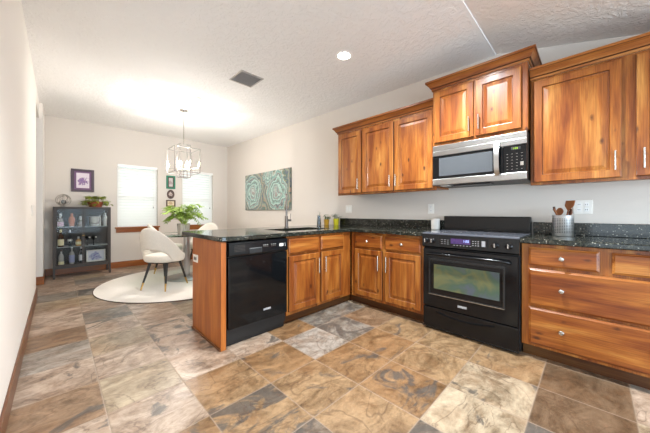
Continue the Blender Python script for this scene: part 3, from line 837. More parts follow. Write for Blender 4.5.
def utensil(name, label, base, tip, kind, mat):
    base, tip = Vector(base), Vector(tip)
    d = (tip - base); L = d.length
    q = d.to_track_quat('Z', 'Y')
    o = thing(name, label, 'utensil', base, 0, 'cooking utensils in the steel crock'); o.rotation_mode = 'QUATERNION'; o.rotation_quaternion = q
    bm = BM(); tube(bm, [(0, 0, 0), (0, 0, L * 0.72)], 0.0058, 10, 0.9); obj('handle', bm, mat, o, smooth=50)
    b = bmesh.new(); n = 9; R = []
    for k in range(n):
        a = k / (n - 1); z = L * (0.72 + 0.28 * a)
        if kind == 'spoon': wd = 0.006 + 0.024 * math.sin(PI * min(1, a * 0.94 + 0.03)) ** 0.8
        elif kind == 'turner': wd = 0.007 + 0.034 * min(1, a * 2.2)
        else: wd = 0.005 + 0.004 * a
        cup = -0.010 * math.sin(PI * a) if kind == 'spoon' else 0
        R.append([b.verts.new(p) for p in ((-wd, -0.003, z), (0, -0.0035 + cup, z), (wd, -0.003, z), (wd, 0.003, z), (0, 0.003 + cup, z), (-wd, 0.003, z))])
    for p, q_ in zip(R, R[1:]):
        for i in range(6): b.faces.new((p[i], p[(i + 1) % 6], q_[(i + 1) % 6], q_[i]))
    b.faces.new(R[0][::-1]); b.faces.new(R[-1]); bmesh.ops.recalc_face_normals(b, faces=b.faces)
    obj('head', b, mat, o, smooth=50)
    return o
c0 = Vector((3.02, 0.178, ST + 0.012))
R45 = Vector((0.7071, -0.7071, 0)); F45 = Vector((0.7071, 0.7071, 0))
def up(a, b, z): return c0 + R45 * a + F45 * b + Vector((0, 0, z))
utensil('wooden_turner', 'broad wooden turner standing on the right in the steel crock', up(-0.02, -0.016, 0), up(0.050, -0.016, 0.285), 'turner', 'spoon')
utensil('wooden_spoon', 'dark wooden spoon in the steel crock below the broad turner', up(-0.01, -0.036, 0), up(0.022, -0.052, 0.215), 'spoon', 'spoon_dark')
utensil('wooden_spoon', 'slim wooden spoon leaning left out of the steel crock', up(0.02, 0.022, 0), up(-0.058, 0.022, 0.235), 'stick', 'spoon_dark')
utensil('wooden_spoon', 'short pale stick leaning far left out of the steel crock', up(0.048, 0.003, 0.0), up(-0.076, 0.003, 0.216), 'stick', 'spoon')
utensil('wooden_spoon', 'light wooden spoon at the back of the steel crock', up(-0.005, 0.046, 0.0), up(0.020, 0.050, 0.225), 'spoon', 'spoon')

def plate(label, y, z, wd, kind):
    o = thing('light_switch' if kind == 'switch' else 'power_outlet', label, 'switch' if kind == 'switch' else 'outlet', (XW - 0.0008, y, z), RX)
    obj('cover_plate', B(-wd / 2, wd / 2, -0.007, 0, -0.058, 0.058, 0.002), 'white', o)
    n = max(1, round(wd / 0.06))
    for k in range(n):
        x = (k - (n - 1) / 2) * 0.046
        if kind == 'switch': obj('rocker', B(x - 0.016, x + 0.016, -0.010, -0.0072, -0.033, 0.033, 0.002), 'white_trim', o)
        else:
            for dz in (-0.022, 0.022):
                s_ = obj('socket', B(x - 0.014, x + 0.014, -0.009, -0.0072, dz - 0.015, dz + 0.015, 0.001), 'white_trim', o)
                bm = BM(); box(bm, x - 0.007, x - 0.004, -0.0096, -0.0091, dz - 0.005, dz + 0.005); box(bm, x + 0.004, x + 0.007, -0.0096, -0.0091, dz - 0.005, dz + 0.005); obj('slot', bm, 'charcoal', s_)
    return o
plate('white double outlet plate on the wall behind the utensil crock', 0.060, 1.175, 0.118, 'outlet')
plate('white double rocker switch plate under the far left wall cabinet', 2.66, 1.182, 0.118, 'switch')
plate('white outlet plate on the wall above the white jar candle', 1.375, 1.172, 0.075, 'outlet')
sw_ = thing('light_switch', 'white switch plate near the far end of the left wall', 'switch', (-0.1995, 4.35, 1.15), PI / 2)
obj('cover_plate', B(-0.037, 0.037, -0.007, 0, -0.058, 0.058, 0.002), 'white', sw_); obj('rocker', B(-0.016, 0.016, -0.010, -0.0072, -0.033, 0.033, 0.002), 'white_trim', sw_)

cn = thing('jar_candle', 'white jar candle on the worktop beside the left of the range', 'candle', (3.09, 1.285, ST))
M['frost'] = plain('frosted_white_glass', (228, 222, 214), 0.3, 0, 0.03)
bm = BM(); lathe(bm, [(0, 0), (0.042, 0), (0.046, 0.004), (0.047, 0.12), (0.044, 0.126), (0.042, 0.12), (0.041, 0.088), (0, 0.088)], 32); obj('jar', bm, 'frost', cn, smooth=40)
bm = BM(); tube(bm, [(0, 0, 0.0885), (0.001, 0, 0.104)], 0.0016, 6); obj('wick', bm, 'charcoal', cn)

def leaf_mat(name, a, b):
    t = NT(name); v = t.obj(rnd=3)
    n = t.noise(v, 22, 3); col = t.mix(n, lin(a), lin(b))
    p = t.n('BsdfPrincipled', {'Base Color': col, 'Roughness': 0.45}); tr = t.n('BsdfTranslucent', {0: col})
    mx = t.n('MixShader', {0: 0.3, 1: p.outputs[0], 2: tr.outputs[0]}); t.surf(mx.outputs[0]); return t.m
M['leaf'] = leaf_mat('fern_leaf', (74, 120, 28), (190, 212, 92))
M['leaf_dark'] = leaf_mat('dark_leaf', (40, 66, 34), (92, 120, 62))
M['leaf_lime'] = leaf_mat('trailing_leaf', (96, 124, 40), (190, 196, 80))
def leaf(bm, p, d, up_, L, W, curl=0.3):
    d = d.normalized(); s = d.cross(up_).normalized(); n = s.cross(d)
    vs = []
    for k, wf in ((0, 0.12), (0.25, 0.8), (0.5, 1.0), (0.78, 0.62), (1.0, 0.05)):
        c = p + d * (L * k) - n * (curl * L * k * k)
        vs.append((bm.verts.new(c + s * W * wf + n * W * 0.25 * wf), bm.verts.new(c), bm.verts.new(c - s * W * wf + n * W * 0.25 * wf)))
    for a, b in zip(vs, vs[1:]):
        bm.faces.new((a[0], a[1], b[1], b[0])); bm.faces.new((a[1], a[2], b[2], b[1]))
def frond(bm, base, az, L, rise, droop, W, rng, pinn=12):
    pts = []
    for k in range(13):
        a = k / 12; r_ = L * a
        pts.append(base + Vector((math.cos(az) * r_, math.sin(az) * r_, rise * math.sin(min(1, a * 1.15) * PI * 0.62) - droop * a ** 2.4)))
    tube(bm, pts, 0.0024, 5, 0.4)
    for k in range(1, pinn + 1):
        a = 0.12 + 0.88 * k / pinn; i = min(11, int(a * 12)); f_ = a * 12 - i
        p = pts[i].lerp(pts[i + 1], min(1, f_)); d = (pts[i + 1] - pts[i]).normalized()
        sd = d.cross(Vector((0, 0, 1))).normalized()
        l = W * (1.1 - 0.75 * abs(a - 0.4)) * rng.uniform(0.85, 1.15)
        for sg in (-1, 1):
            leaf(bm, p, sd * sg + d * 0.75 + Vector((0, 0, rng.uniform(-0.3, 0.1))), Vector((0, 0, 1)), l, l * 0.17, 0.25)
    leaf(bm, pts[-1], pts[-1] - pts[-2], Vector((0, 0, 1)), W * 0.6, W * 0.1)

def small_plant(name, label, loc, r, h, mat, n, seed, L, leafm='leaf_dark'):
    o = thing(name, label, 'plant', loc)
    bm = BM(); lathe(bm, [(0, 0), (r * 0.78, 0), (r * 0.82, 0.003), (r, h), (r * 1.05, h + 0.002), (r * 0.94, h + 0.002), (r * 0.88, h - 0.014), (0, h - 0.014)], 28)
    pt = obj('pot', bm, mat, o, smooth=40)
    bm = BM(); lathe(bm, [(0, 0), (r * 0.85, 0), (0, 0.006)], 20); obj('soil', bm, 'soil', pt, (0, 0, h - 0.0135))
    rng = random.Random(seed); bm = BM()
    for k in range(n):
        az = rng.uniform(0, 2 * PI); L_ = L * rng.uniform(0.6, 1.1); sp = rng.uniform(0.1, 0.9)
        b0 = Vector((math.cos(az) * r * 0.4, math.sin(az) * r * 0.4, h - 0.01))
        tip = b0 + Vector((math.cos(az) * L_ * sp, math.sin(az) * L_ * sp, L_ * (1.1 - sp * 0.7)))
        tube(bm, [b0, b0.lerp(tip, 0.5) + Vector((0, 0, 0.01)), tip], 0.0018, 5, 0.6)
        for q in range(3):
            a2 = az + rng.uniform(-1.6, 1.6); p = b0.lerp(tip, 0.55 + 0.22 * q)
            leaf(bm, p, Vector((math.cos(a2), math.sin(a2), rng.uniform(0, 0.7))), Vector((0, 0, 1)), L * rng.uniform(0.3, 0.5), L * 0.1, 0.4)
    obj('foliage', bm, leafm, o, smooth=60)
    return o
small_plant('potted_plant', 'bright yellow pot with a small sprouting plant at the worktop corner', (3.080, 2.835, ST), 0.048, 0.100, 'yellow_pot', 14, 4, 0.09)
small_plant('potted_plant', 'amber pot with leafy plant left of the bright yellow pot', (3.055, 3.02, ST), 0.046, 0.085, 'amber_pot', 18, 9, 0.09)
vz = thing('glass_vase', 'small clear glass vase at the far left of the corner plants', 'vase', (2.90, 3.035, ST))
bm = BM(); lathe(bm, [(0, 0), (0.03, 0), (0.035, 0.02), (0.03, 0.09), (0.022, 0.13), (0.026, 0.15), (0.0235, 0.15), (0.0195, 0.13), (0.027, 0.09), (0.032, 0.02), (0, 0.005)], 24); obj('vessel', bm, 'bottle_clear', vz, smooth=50)
bm = BM(); tube(bm, [(0, 0, 0.02), (0.005, 0, 0.13), (0.02, 0.01, 0.2)], 0.0015, 5)
for k in range(5): leaf(bm, Vector((0.004 + 0.004 * k, 0, 0.12 + 0.02 * k)), Vector((math.cos(k * 2.1), math.sin(k * 2.1), 0.6)), Vector((0, 0, 1)), 0.04, 0.009)
obj('sprig', bm, 'leaf_dark', vz)

# ------------------------------------------------------------------ ceiling fittings
def cz(y): return CZ0 + (CZ1 - CZ0) * (y - YC) / (YD - YC)
M['can_glow'] = emis('can_lamp_glow', (255, 248, 238), 28.0)
def can(x, y, label, power):
    z = cz(y) if y > YC else CZ0 - 0.25 * (YC - y)
    o = thing('recessed_light', label, 'ceiling light', (x, y, z - 0.001))
    bm = BM(); lathe(bm, [(0.062, -0.002), (0.085, -0.004), (0.09, 0.0), (0.062, 0.0), (0.062, -0.002)], 40); obj('trim_ring', bm, 'white_trim', o, smooth=40)
    bm = BM(); lathe(bm, [(0, -0.006), (0.05, -0.005), (0.061, -0.0015), (0, -0.0012)], 32); obj('lens', bm, 'can_glow', o, smooth=40)
    l = bpy.data.lights.new('can_beam', 'SPOT'); l.energy = power; l.spot_size = math.radians(140); l.spot_blend = 0.7; l.shadow_soft_size = 0.06; l.color = (0.88, 0.96, 1.0)
    lo = bpy.data.objects.new('can_beam', l); COL.objects.link(lo); lo.parent = o; lo.location = (0, 0, -0.03)
can(2.11, 1.83, 'lit recessed ceiling light in front of the left wall cabinets', 46)
can(1.95, 0.80, 'added unseen recessed light out in front of the microwave cabinet', 215)  # added lamp out of view, brightens the right wall cabinets
can(0.75, 0.95, 'added unseen recessed light nearest the camera over the walkway', 30)  # added lamp out of view, general kitchen fill
vt = thing('ceiling_vent', 'square grey louvred air vent in the ceiling', 'vent', (1.655, 3.03, cz(3.03) - 0.001))
obj('vent_frame', (lambda bm: (box(bm, -0.15, 0.15, -0.16, -0.14, -0.008, 0, 0.002), box(bm, -0.15, 0.15, 0.14, 0.16, -0.008, 0, 0.002), box(bm, -0.15, -0.13, -0.14, 0.14, -0.008, 0, 0.002), box(bm, 0.13, 0.15, -0.14, 0.14, -0.008, 0, 0.002), bm)[-1])(BM()), plain('vent_grey', (196, 190, 184), 0.5), vt)
bm = BM()
for k in range(11): box(bm, -0.13, 0.13, -0.0135, 0.0135, -0.0008, 0.0008, 0, 1, Matrix.Translation((0, -0.127 + k * 0.0254, -0.006)) @ Matrix.Rotation(0.6, 4, 'X'))
obj('louvres', bm, plain('vent_louvre', (214, 211, 208), 0.5), vt)
obj('duct', B(-0.13, 0.13, -0.14, 0.14, -0.001, -0.0002), plain('duct_grey', (176, 172, 168), 0.6), vt)
for x, y, lab in ((1.15, 4.76, 'small flat round cover on the ceiling left of the chandelier'), (1.45, 4.08, 'small flat round cover on the ceiling right of the chandelier rod')):
    bm = BM(); lathe(bm, [(0, -0.012), (0.03, -0.012), (0.045, -0.006), (0.047, 0), (0, 0)], 24)
    o = obj('sprinkler_cover', bm, plain('cover_grey', (206, 198, 190), 0.5), None, (x, y, cz(y) - 0.002), smooth=40); tag(o, lab, 'ceiling cover')

# ------------------------------------------------------------------ chandelier
CHX, CHY = 1.47, 4.76
ch = thing('chandelier', 'nickel open cage chandelier with candle bulbs over the dining table', 'chandelier', (CHX, CHY, cz(CHY) - 0.001))
zc = cz(CHY) - 0.001
bm = BM(); lathe(bm, [(0, -0.028), (0.02, -0.028), (0.06, -0.018), (0.066, -0.002), (0.066, 0), (0, 0)], 32); obj('canopy', bm, 'nickel', ch, smooth=40)
bm = BM(); tube(bm, [(0, 0, -0.028), (0, 0, 2.23 - zc)], 0.0065, 10); obj('rod', bm, 'nickel', ch, smooth=50)
def cage(hs, z0, z1, t):
    bm = BM()
    for sx in (-1, 1):
        for sy in (-1, 1): box(bm, sx * hs - t, sx * hs + t, sy * hs - t, sy * hs + t, z0, z1)
    for z in (z0, z1):
        for s_ in (-1, 1):
            box(bm, -hs, hs, s_ * hs - t, s_ * hs + t, z - t, z + t); box(bm, s_ * hs - t, s_ * hs + t, -hs, hs, z - t, z + t)
    return bm
obj('outer_cage', cage(0.19, 1.775 - zc, 2.165 - zc, 0.0055), 'nickel', ch)
bm = cage(0.078, 1.705 - zc, 2.235 - zc, 0.0055)
for z in (1.705 - zc, 2.235 - zc):
    box(bm, -0.078, 0.078, -0.005, 0.005, z - 0.004, z + 0.004)
obj('inner_cage', bm, 'nickel', ch)
bm = BM(); tube(bm, [(0, 0, 1.72 - zc), (0, 0, 1.86 - zc)], 0.006, 8)
for k in range(4):
    a = PI / 4 + k * PI / 2; tube(bm, [(0, 0, 1.83 - zc), (0.085 * math.cos(a), 0.085 * math.sin(a), 1.83 - zc)], 0.005, 8)
for k in (1, 3):
    a = PI / 4 + k * PI / 2; tube(bm, [(0.08 * math.cos(a), 0.08 * math.sin(a), 1.83 - zc), (0.25 * math.cos(a), 0.25 * math.sin(a), 1.86 - zc)], 0.0045, 8)
obj('arms', bm, 'nickel', ch, smooth=50)
M['bulb'] = emis('bulb_glow', (255, 232, 196), 12.0)
for k in range(6):
    if k < 4: a = PI / 4 + k * PI / 2; rr, zb, sc = 0.075, 1.835, 0.75
    else: a = PI / 4 + (1 if k == 4 else 3) * PI / 2; rr, zb, sc = 0.25, 1.865, 0.5
    x, y = rr * math.cos(a), rr * math.sin(a)
    bm = BM(); lathe(bm, [(0, 0), (0.016 * sc, 0), (0.011 * sc, 0.008), (0.0105 * sc, 0.075 * sc), (0, 0.075 * sc)], 16)
    cs = obj('candle_sleeve', bm, 'nickel', ch, (x, y, zb - zc), smooth=40)
    bm = BM(); lathe(bm, [(0, 0), (0.010 * sc, 0.004 * sc), (0.017 * sc, 0.026 * sc), (0.013 * sc, 0.055 * sc), (0.004 * sc, 0.085 * sc), (0, 0.09 * sc)], 16)
    obj('bulb', bm, 'bulb', cs, (0, 0, 0.0755 * sc), smooth=50)
    if k < 4:
        l = bpy.data.lights.new('bulb_light', 'POINT'); l.energy = 14.5; l.color = (1, 0.96, 0.92); l.shadow_soft_size = 0.03
        lo = bpy.data.objects.new('bulb_light', l); COL.objects.link(lo); lo.parent = ch; lo.location = (x * 1.4, y * 1.4, zb + 0.13 - zc)

# ------------------------------------------------------------------ dining area
bm = BM(); lathe(bm, [(0, 0.001), (1.20, 0.001), (1.212, 0.004), (1.212, 0.010), (1.205, 0.014), (0, 0.014)], 120)
M['rug'] = plain('cream_rug', (244, 238, 229), 0.95, 0, 0.05, 30, 0.5, 160)
rug = thing('rug', 'round cream rug on the slate floor under the dining table', 'rug', (1.56, 4.84, 0))
obj('pile', bm, 'rug', rug, smooth=40)
bm = BM(); tube(bm, [(1.214 * math.cos(2 * PI * k / 120), 1.214 * math.sin(2 * PI * k / 120), 0.0065) for k in range(121)], 0.0055, 8, None, False)
obj('rim_shade', bm, plain('rug_rim_shade', (92, 80, 70), 0.9), rug, smooth=60)  # dark ring standing in for the shading along the rug's rim
TBX, TBY = 1.58, 4.95
tb = thing('dining_table', 'round glass dining table on a steel pedestal', 'table', (TBX, TBY, 0.0148))
bm = BM(); lathe(bm, [(0, 0), (0.33, 0), (0.335, 0.004), (0.335, 0.012), (0.32, 0.017), (0.06, 0.03), (0.055, 0.035), (0, 0.035)], 64); obj('pedestal_base', bm, 'steel', tb, smooth=40)
bm = BM(); lathe(bm, [(0, 0.0355), (0.052, 0.0355), (0.052, 0.72), (0.12, 0.728), (0.12, 0.733), (0, 0.733)], 40); obj('pedestal_column', bm, 'steel', tb, smooth=40)
bm = BM(); lathe(bm, [(0, 0.7335), (0.545, 0.7335), (0.55, 0.737), (0.55, 0.742), (0.545, 0.7455), (0, 0.7455)], 96); obj('table_top', bm, 'glass_green', tb, smooth=40)

def chair(label, loc, rotz):
    o = thing('dining_chair', label, 'chair', loc, rotz, 'cream dining chairs round the glass table')
    # faces +y
    b = bmesh.new(); rings = []
    for z, f_ in ((0.395, 0.90), (0.405, 0.97), (0.44, 1.0), (0.475, 0.99), (0.495, 0.93), (0.503, 0.80), (0.506, 0.4)):
        ring = []
        for k in range(40):
            a = 2 * PI * k / 40; c_, s_ = math.cos(a), math.sin(a); e = 0.62
            x = 0.232 * f_ * math.copysign(abs(c_) ** e, c_); y = 0.235 * f_ * math.copysign(abs(s_) ** e, s_)
            ring.append(b.verts.new((x, y + 0.01, z)))
        rings.append(ring)
    for p, q in zip(rings, rings[1:]):
        for i in range(40): b.faces.new((p[i], p[(i + 1) % 40], q[(i + 1) % 40], q[i]))
    b.faces.new(rings[0][::-1]); b.faces.new(rings[-1]); bmesh.ops.recalc_face_normals(b, faces=b.faces)
    obj('seat', b, 'boucle', o, smooth=60)
    b = bmesh.new(); N, K = 44, 12; amax = math.radians(98)
    grid = []
    def top(a): t = abs(a) / amax; return 0.505 + 0.390 * (math.cos(PI * min(1, t * 1.04)) * 0.5 + 0.5) ** 0.55
    def bot(a):
        t = abs(a) / amax; return 0.400 + 0.185 * max(0, 1 - (t / 0.60) ** 2.2) ** 0.6
    for i in range(N + 1):
        a = -amax + 2 * amax * i / N; zt, zb = top(a), bot(a); loop = []
        for k in range(2 * K):
            ph = 2 * PI * k / (2 * K); cz_, sr = -math.cos(ph), math.sin(ph)
            hh = (zt - zb) / 2; z = (zt + zb) / 2 + hh * math.copysign(abs(cz_) ** 0.6, cz_)
            th = 0.026 * math.copysign(abs(sr) ** 0.7, sr)
            hgt = max(0, (z - 0.45) / 0.45); ex = 1.0 + 0.06 * hgt
            rx, ry = (0.262 * ex + th), (0.262 * ex + th)
            x = rx * math.sin(a); y = -ry * math.cos(a) * (1.0 if abs(a) < PI / 2 else 0.9) - 0.050 * hgt * max(0, math.cos(a)) + 0.01
            loop.append(b.verts.new((x, y, z)))
        grid.append(loop)
    for p, q in zip(grid, grid[1:]):
        for k in range(2 * K): b.faces.new((p[k], p[(k + 1) % (2 * K)], q[(k + 1) % (2 * K)], q[k]))
    b.faces.new(grid[0][::-1]); b.faces.new(grid[-1]); bmesh.ops.recalc_face_normals(b, faces=b.faces)
    obj('backrest', b, 'boucle', o, smooth=80)
    bm = BM(); box(bm, -0.16, 0.16, -0.15, 0.17, 0.372, 0.3945, 0.004); obj('seat_frame', bm, 'walnut_black', o)
    for sx in (-1, 1):
        for sy in (-1, 1):
            t_ = Vector((sx * 0.135, sy * 0.135 + 0.01, 0.3715)); ft = Vector((sx * 0.195, sy * 0.235 + 0.01, 0.0))
            m_ = t_.lerp(ft, 0.72)
            bm = BM(); tube(bm, [t_, m_], 0.019, 14, 0.70); lg = obj('leg', bm, 'walnut_black', o, smooth=50)
            bm = BM(); tube(bm, [m_, ft], 0.0132, 14, 0.72); obj('leg_tip', bm, 'gold', lg, smooth=50)
    return o
face = lambda dx, dy: math.atan2(dy, dx) - PI / 2
c1 = chair('cream upholstered dining chair nearest the camera, left of the glass table', (1.135, 4.52, 0.018), face(0.81, 0.59))
dup(c1, 'cream dining chair on the far right of the glass table, mostly behind the peninsula', (2.09, 5.58, 0.018), face(-0.75, -0.62))
dup(c1, 'cream dining chair behind the nearest chair at the window side of the table', (1.50, 5.73, 0.018), face(0.97, -0.24))

# fern on the table
fp = thing('potted_fern', 'bushy green fern in a grey glass pot on the dining table', 'plant', (1.50, 4.86, 0.0148 + 0.7468))
bm = BM(); lathe(bm, [(0, 0), (0.082, 0), (0.086, 0.004), (0.098, 0.175), (0.100, 0.18), (0.094, 0.18), (0.088, 0.165), (0, 0.165)], 40)
def potglass():
    t = NT('ribbed_grey_glass'); v = t.obj(); s = t.n('SeparateXYZ', {0: v})
    n = t.noise(t.n('Mapping', {'Vector': v, 'Scale': (30, 30, 4)}).outputs[0], 1.5, 4)
    t.bsdf(t.ramp(n, [(0.35, lin((186, 178, 166))), (0.65, lin((230, 224, 214)))]), 0.25, 0.35); return t.m
M['potglass'] = potglass()
pt = obj('pot', bm, 'potglass', fp, smooth=40)
bm = BM(); lathe(bm, [(0, 0), (0.086, 0), (0, 0.008)], 24); obj('soil', bm, 'soil', pt, (0, 0, 0.1655))
rng = random.Random(12); bm = BM()
for k in range(54):
    az = rng.uniform(0, 2 * PI); L = rng.uniform(0.10, 0.33)
    frond(bm, Vector((math.cos(az) * 0.03, math.sin(az) * 0.03, 0.175)), az, L, rng.uniform(0.13, 0.34), rng.uniform(0.0, 1.1) * 0.5 * L, rng.uniform(0.06, 0.10), rng, 9)
obj('foliage', bm, 'leaf', fp, smooth=60)

# ------------------------------------------------------------------ display cabinet with bottles
KX0, KX1, KY0, KY1, KZ = -0.055, 0.712, 6.40, 6.78, 1.225
kc = thing('display_cabinet', 'charcoal metal display cabinet with glass doors against the dining wall', 'cabinet', ((KX0 + KX1) / 2, KY0, 0))
hw = (KX1 - KX0) / 2; kd = KY1 - KY0
for sx in (-1, 1):
    for y in (0, kd - 0.03): obj('post', B(sx * hw - (0.03 if sx > 0 else 0), sx * hw + (0.03 if sx < 0 else 0), y, y + 0.03, 0, KZ - 0.0255, 0.002), 'charcoal', kc)
obj('cabinet_top', B(-hw, hw, 0, kd, KZ - 0.025, KZ, 0.003), 'charcoal', kc)
obj('back_panel', B(-hw + 0.031, hw - 0.031, kd - 0.02, kd - 0.01, 0.20, KZ - 0.026), 'smoke', kc)
obj('cabinet_floor', B(-hw + 0.0305, hw - 0.0305, 0.004, kd - 0.021, 0.19, 0.215, 0.002), 'charcoal', kc)
obj('bottom_rail', B(-hw + 0.0305, hw - 0.0305, 0.0, 0.0035, 0.165, 0.2145), 'charcoal', kc)
SH = (0.53, 0.875)
M['shelf_glass'] = thin_glass('shelf_glass', (190, 200, 196), 2.0, 0.1)
for z in SH: obj('shelf', B(-hw + 0.0305, hw - 0.0305, 0.032, kd - 0.0215, z - 0.010, z), plain('shelf_edge', (150, 152, 150), 0.25), kc)
for sx in (-1, 1):
    x0, x1 = (-hw + 0.0315, -0.0015) if sx < 0 else (0.0015, hw - 0.0315)
    bm = BM()
    for a, b_, c_, d_ in ((x0, x0 + 0.014, 0.218, KZ - 0.028), (x1 - 0.014, x1, 0.218, KZ - 0.028), (x0 + 0.014, x1 - 0.014, 0.218, 0.230), (x0 + 0.014, x1 - 0.014, KZ - 0.042, KZ - 0.028)):
        box(bm, a, b_, 0.006, 0.024, c_, d_)
    d_ = obj('door', bm, 'charcoal', kc)
    obj('door_glass', B(x0 + 0.012, x1 - 0.012, 0.013, 0.016, 0.228, KZ - 0.040), 'glass_door', d_)
    bm = BM(); lathe(bm, [(0.004, 0), (0.004, 0.01), (0.008, 0.014), (0, 0.018)], 12, Matrix.Translation((-sx * -0.010 if False else (x1 - 0.007 if sx < 0 else x0 + 0.007), 0.0058, 0.72)) @ Matrix.Rotation(PI / 2, 4, 'X')); obj('door_knob', bm, 'gold', d_)

def kx(px, y): u = (px - 325) / 267.7; return y * (1 + u) / (1 - u)
BY = KY0 + 0.13
def bottle(label, px, z, prof, mats, labelband=None, cap=None, y=BY, name='bottle', cat='bottle', grp='bottles in the display cabinet', k=0.66):
    prof = [(r * k, z_) for r, z_ in prof]
    if labelband: labelband = (labelband[0] * k,) + labelband[1:]
    if cap: cap = (cap[0] * k,) + cap[1:]
    o = thing(name, label, cat, (kx(px, y), y, z + 0.0006), 0, grp)
    bm = BM(); lathe(bm, prof, 24); obj('glass_body', bm, mats, o, smooth=45)
    if labelband:
        r, z0, z1, m_ = labelband
        bm = BM(); lathe(bm, [(r, z0), (r + 0.0015, z0), (r + 0.0015, z1), (r, z1), (r, z0)], 24); obj('paper_label', bm, m_, o, smooth=45)
    if cap:
        r, z0, z1, m_ = cap
        bm = BM(); lathe(bm, [(0, z0), (r, z0), (r, z1 - 0.003), (r * 0.85, z1), (0, z1)], 20); obj('cap', bm, m_, o, smooth=45)
    return o
def mk(n, rgb, rough=0.3, **k): M[n] = plain(n, rgb, rough, **k)
mk('pink_label', (214, 180, 196)); mk('coral', (206, 140, 116)); mk('silver_paint', (206, 204, 200), 0.3, metal=0.7); mk('cream_label', (228, 214, 170)); mk('amber_liquor', (70, 38, 20), 0.12)
mk('honey', (196, 150, 92), 0.15); mk('pale_liquor', (170, 164, 158), 0.12); mk('blue_label', (150, 150, 186)); mk('white_label', (226, 226, 230)); mk('brown_cap', (70, 40, 28)); mk('gold_cap', (206, 176, 84), 0.3)
s1, s2, s0 = SH[1], SH[0], 0.215
bottle('round bottle with pale pink label and pewter stopper, left on the top shelf', 60.5, s1, [(0, 0), (0.055, 0), (0.058, 0.01), (0.058, 0.10), (0.045, 0.135), (0.02, 0.155), (0.02, 0.18), (0, 0.18)], 'pale_liquor', (0.058, 0.015, 0.085, 'pink_label'), (0.026, 0.1805, 0.235, 'silver_paint'))
bottle('coral coloured round shouldered bottle on the top shelf', 71.8, s1, [(0, 0), (0.04, 0), (0.05, 0.03), (0.052, 0.07), (0.066, 0.10), (0.068, 0.135), (0.05, 0.165), (0.022, 0.18), (0.022, 0.20), (0, 0.20)], 'coral', (0.041, 0.002, 0.024, 'white_label'), (0.026, 0.2005, 0.238, 'coral'))
bottle('squat glass decanter with silver stopper on the top shelf', 80.6, s1, [(0, 0), (0.062, 0), (0.066, 0.01), (0.05, 0.07), (0.02, 0.10), (0.02, 0.12), (0, 0.12)], 'pale_liquor', None, (0.026, 0.1205, 0.185, 'silver_paint'), name='decanter', cat='decanter')
bottle('dark amber liquor bottle with cream label and gold cap on the middle shelf', 60.8, s2, [(0, 0), (0.055, 0), (0.058, 0.006), (0.058, 0.17), (0.045, 0.205), (0.018, 0.225), (0.018, 0.25), (0, 0.25)], 'amber_liquor', (0.058, 0.025, 0.13, 'cream_label'), (0.023, 0.2505, 0.30, 'gold_cap'))
bottle('slender cut glass decanter on the middle shelf', 70.0, s2, [(0, 0), (0.028, 0), (0.032, 0.05), (0.046, 0.09), (0.044, 0.13), (0.02, 0.16), (0.014, 0.22), (0.018, 0.24), (0, 0.24)], 'bottle_clear', (0.0455, 0.09, 0.125, 'silver_paint'), (0.018, 0.2405, 0.285, 'silver_paint'), name='decanter', cat='decanter')
bottle('squat honey coloured bottle with round stopper on the middle shelf', 78.4, s2, [(0, 0), (0.052, 0), (0.056, 0.01), (0.056, 0.09), (0.05, 0.105), (0.02, 0.112), (0.02, 0.13), (0, 0.13)], 'honey', (0.056, 0.025, 0.075, 'cream_label'), (0.022, 0.1305, 0.165, 'silver_paint'))
bottle('clear liquor bottle with cream label, left on the bottom shelf', 61.2, s0, [(0, 0), (0.048, 0), (0.052, 0.006), (0.052, 0.14), (0.04, 0.175), (0.02, 0.20), (0.02, 0.235), (0, 0.235)], 'pale_liquor', (0.052, 0.01, 0.06, 'cream_label'), (0.021, 0.2355, 0.26, 'brown_cap'))
bottle('tall frosted bottle with lilac label, middle of the three on the bottom shelf', 71.8, s0, [(0, 0), (0.05, 0), (0.054, 0.006), (0.054, 0.18), (0.04, 0.21), (0.018, 0.225), (0.018, 0.28), (0, 0.28)], 'pale_liquor', (0.054, 0.03, 0.16, 'blue_label'), (0.021, 0.2805, 0.298, 'white_label'))
bottle('clear white label bottle beside the framed print on the bottom shelf', 81.0, s0, [(0, 0), (0.042, 0), (0.045, 0.006), (0.045, 0.17), (0.034, 0.205), (0.016, 0.22), (0.016, 0.26), (0, 0.26)], 'bottle_clear', (0.045, 0.05, 0.15, 'white_label'), (0.02, 0.2605, 0.29, 'white_label'))
ib = thing('ice_bucket', 'polished steel ice bucket on the top shelf', 'bucket', (kx(94.2, BY), BY, s1 + 0.0006))
bm = BM(); lathe(bm, [(0, 0), (0.060, 0), (0.064, 0.006), (0.074, 0.17), (0.078, 0.176), (0.071, 0.176), (0.060, 0.01), (0, 0.01)], 32); obj('bucket_body', bm, 'soft_steel', ib, smooth=40)
bm = BM(); tube(bm, [(-0.077, 0, 0.15)] + [(-0.088 * math.cos(a), -0.02 - 0.085 * math.sin(a), 0.15 - 0.10 * math.sin(a)) for a in [PI * k / 12 for k in range(1, 12)]] + [(0.077, 0, 0.15)], 0.004, 8); obj('handle', bm, 'charcoal', ib, smooth=50)
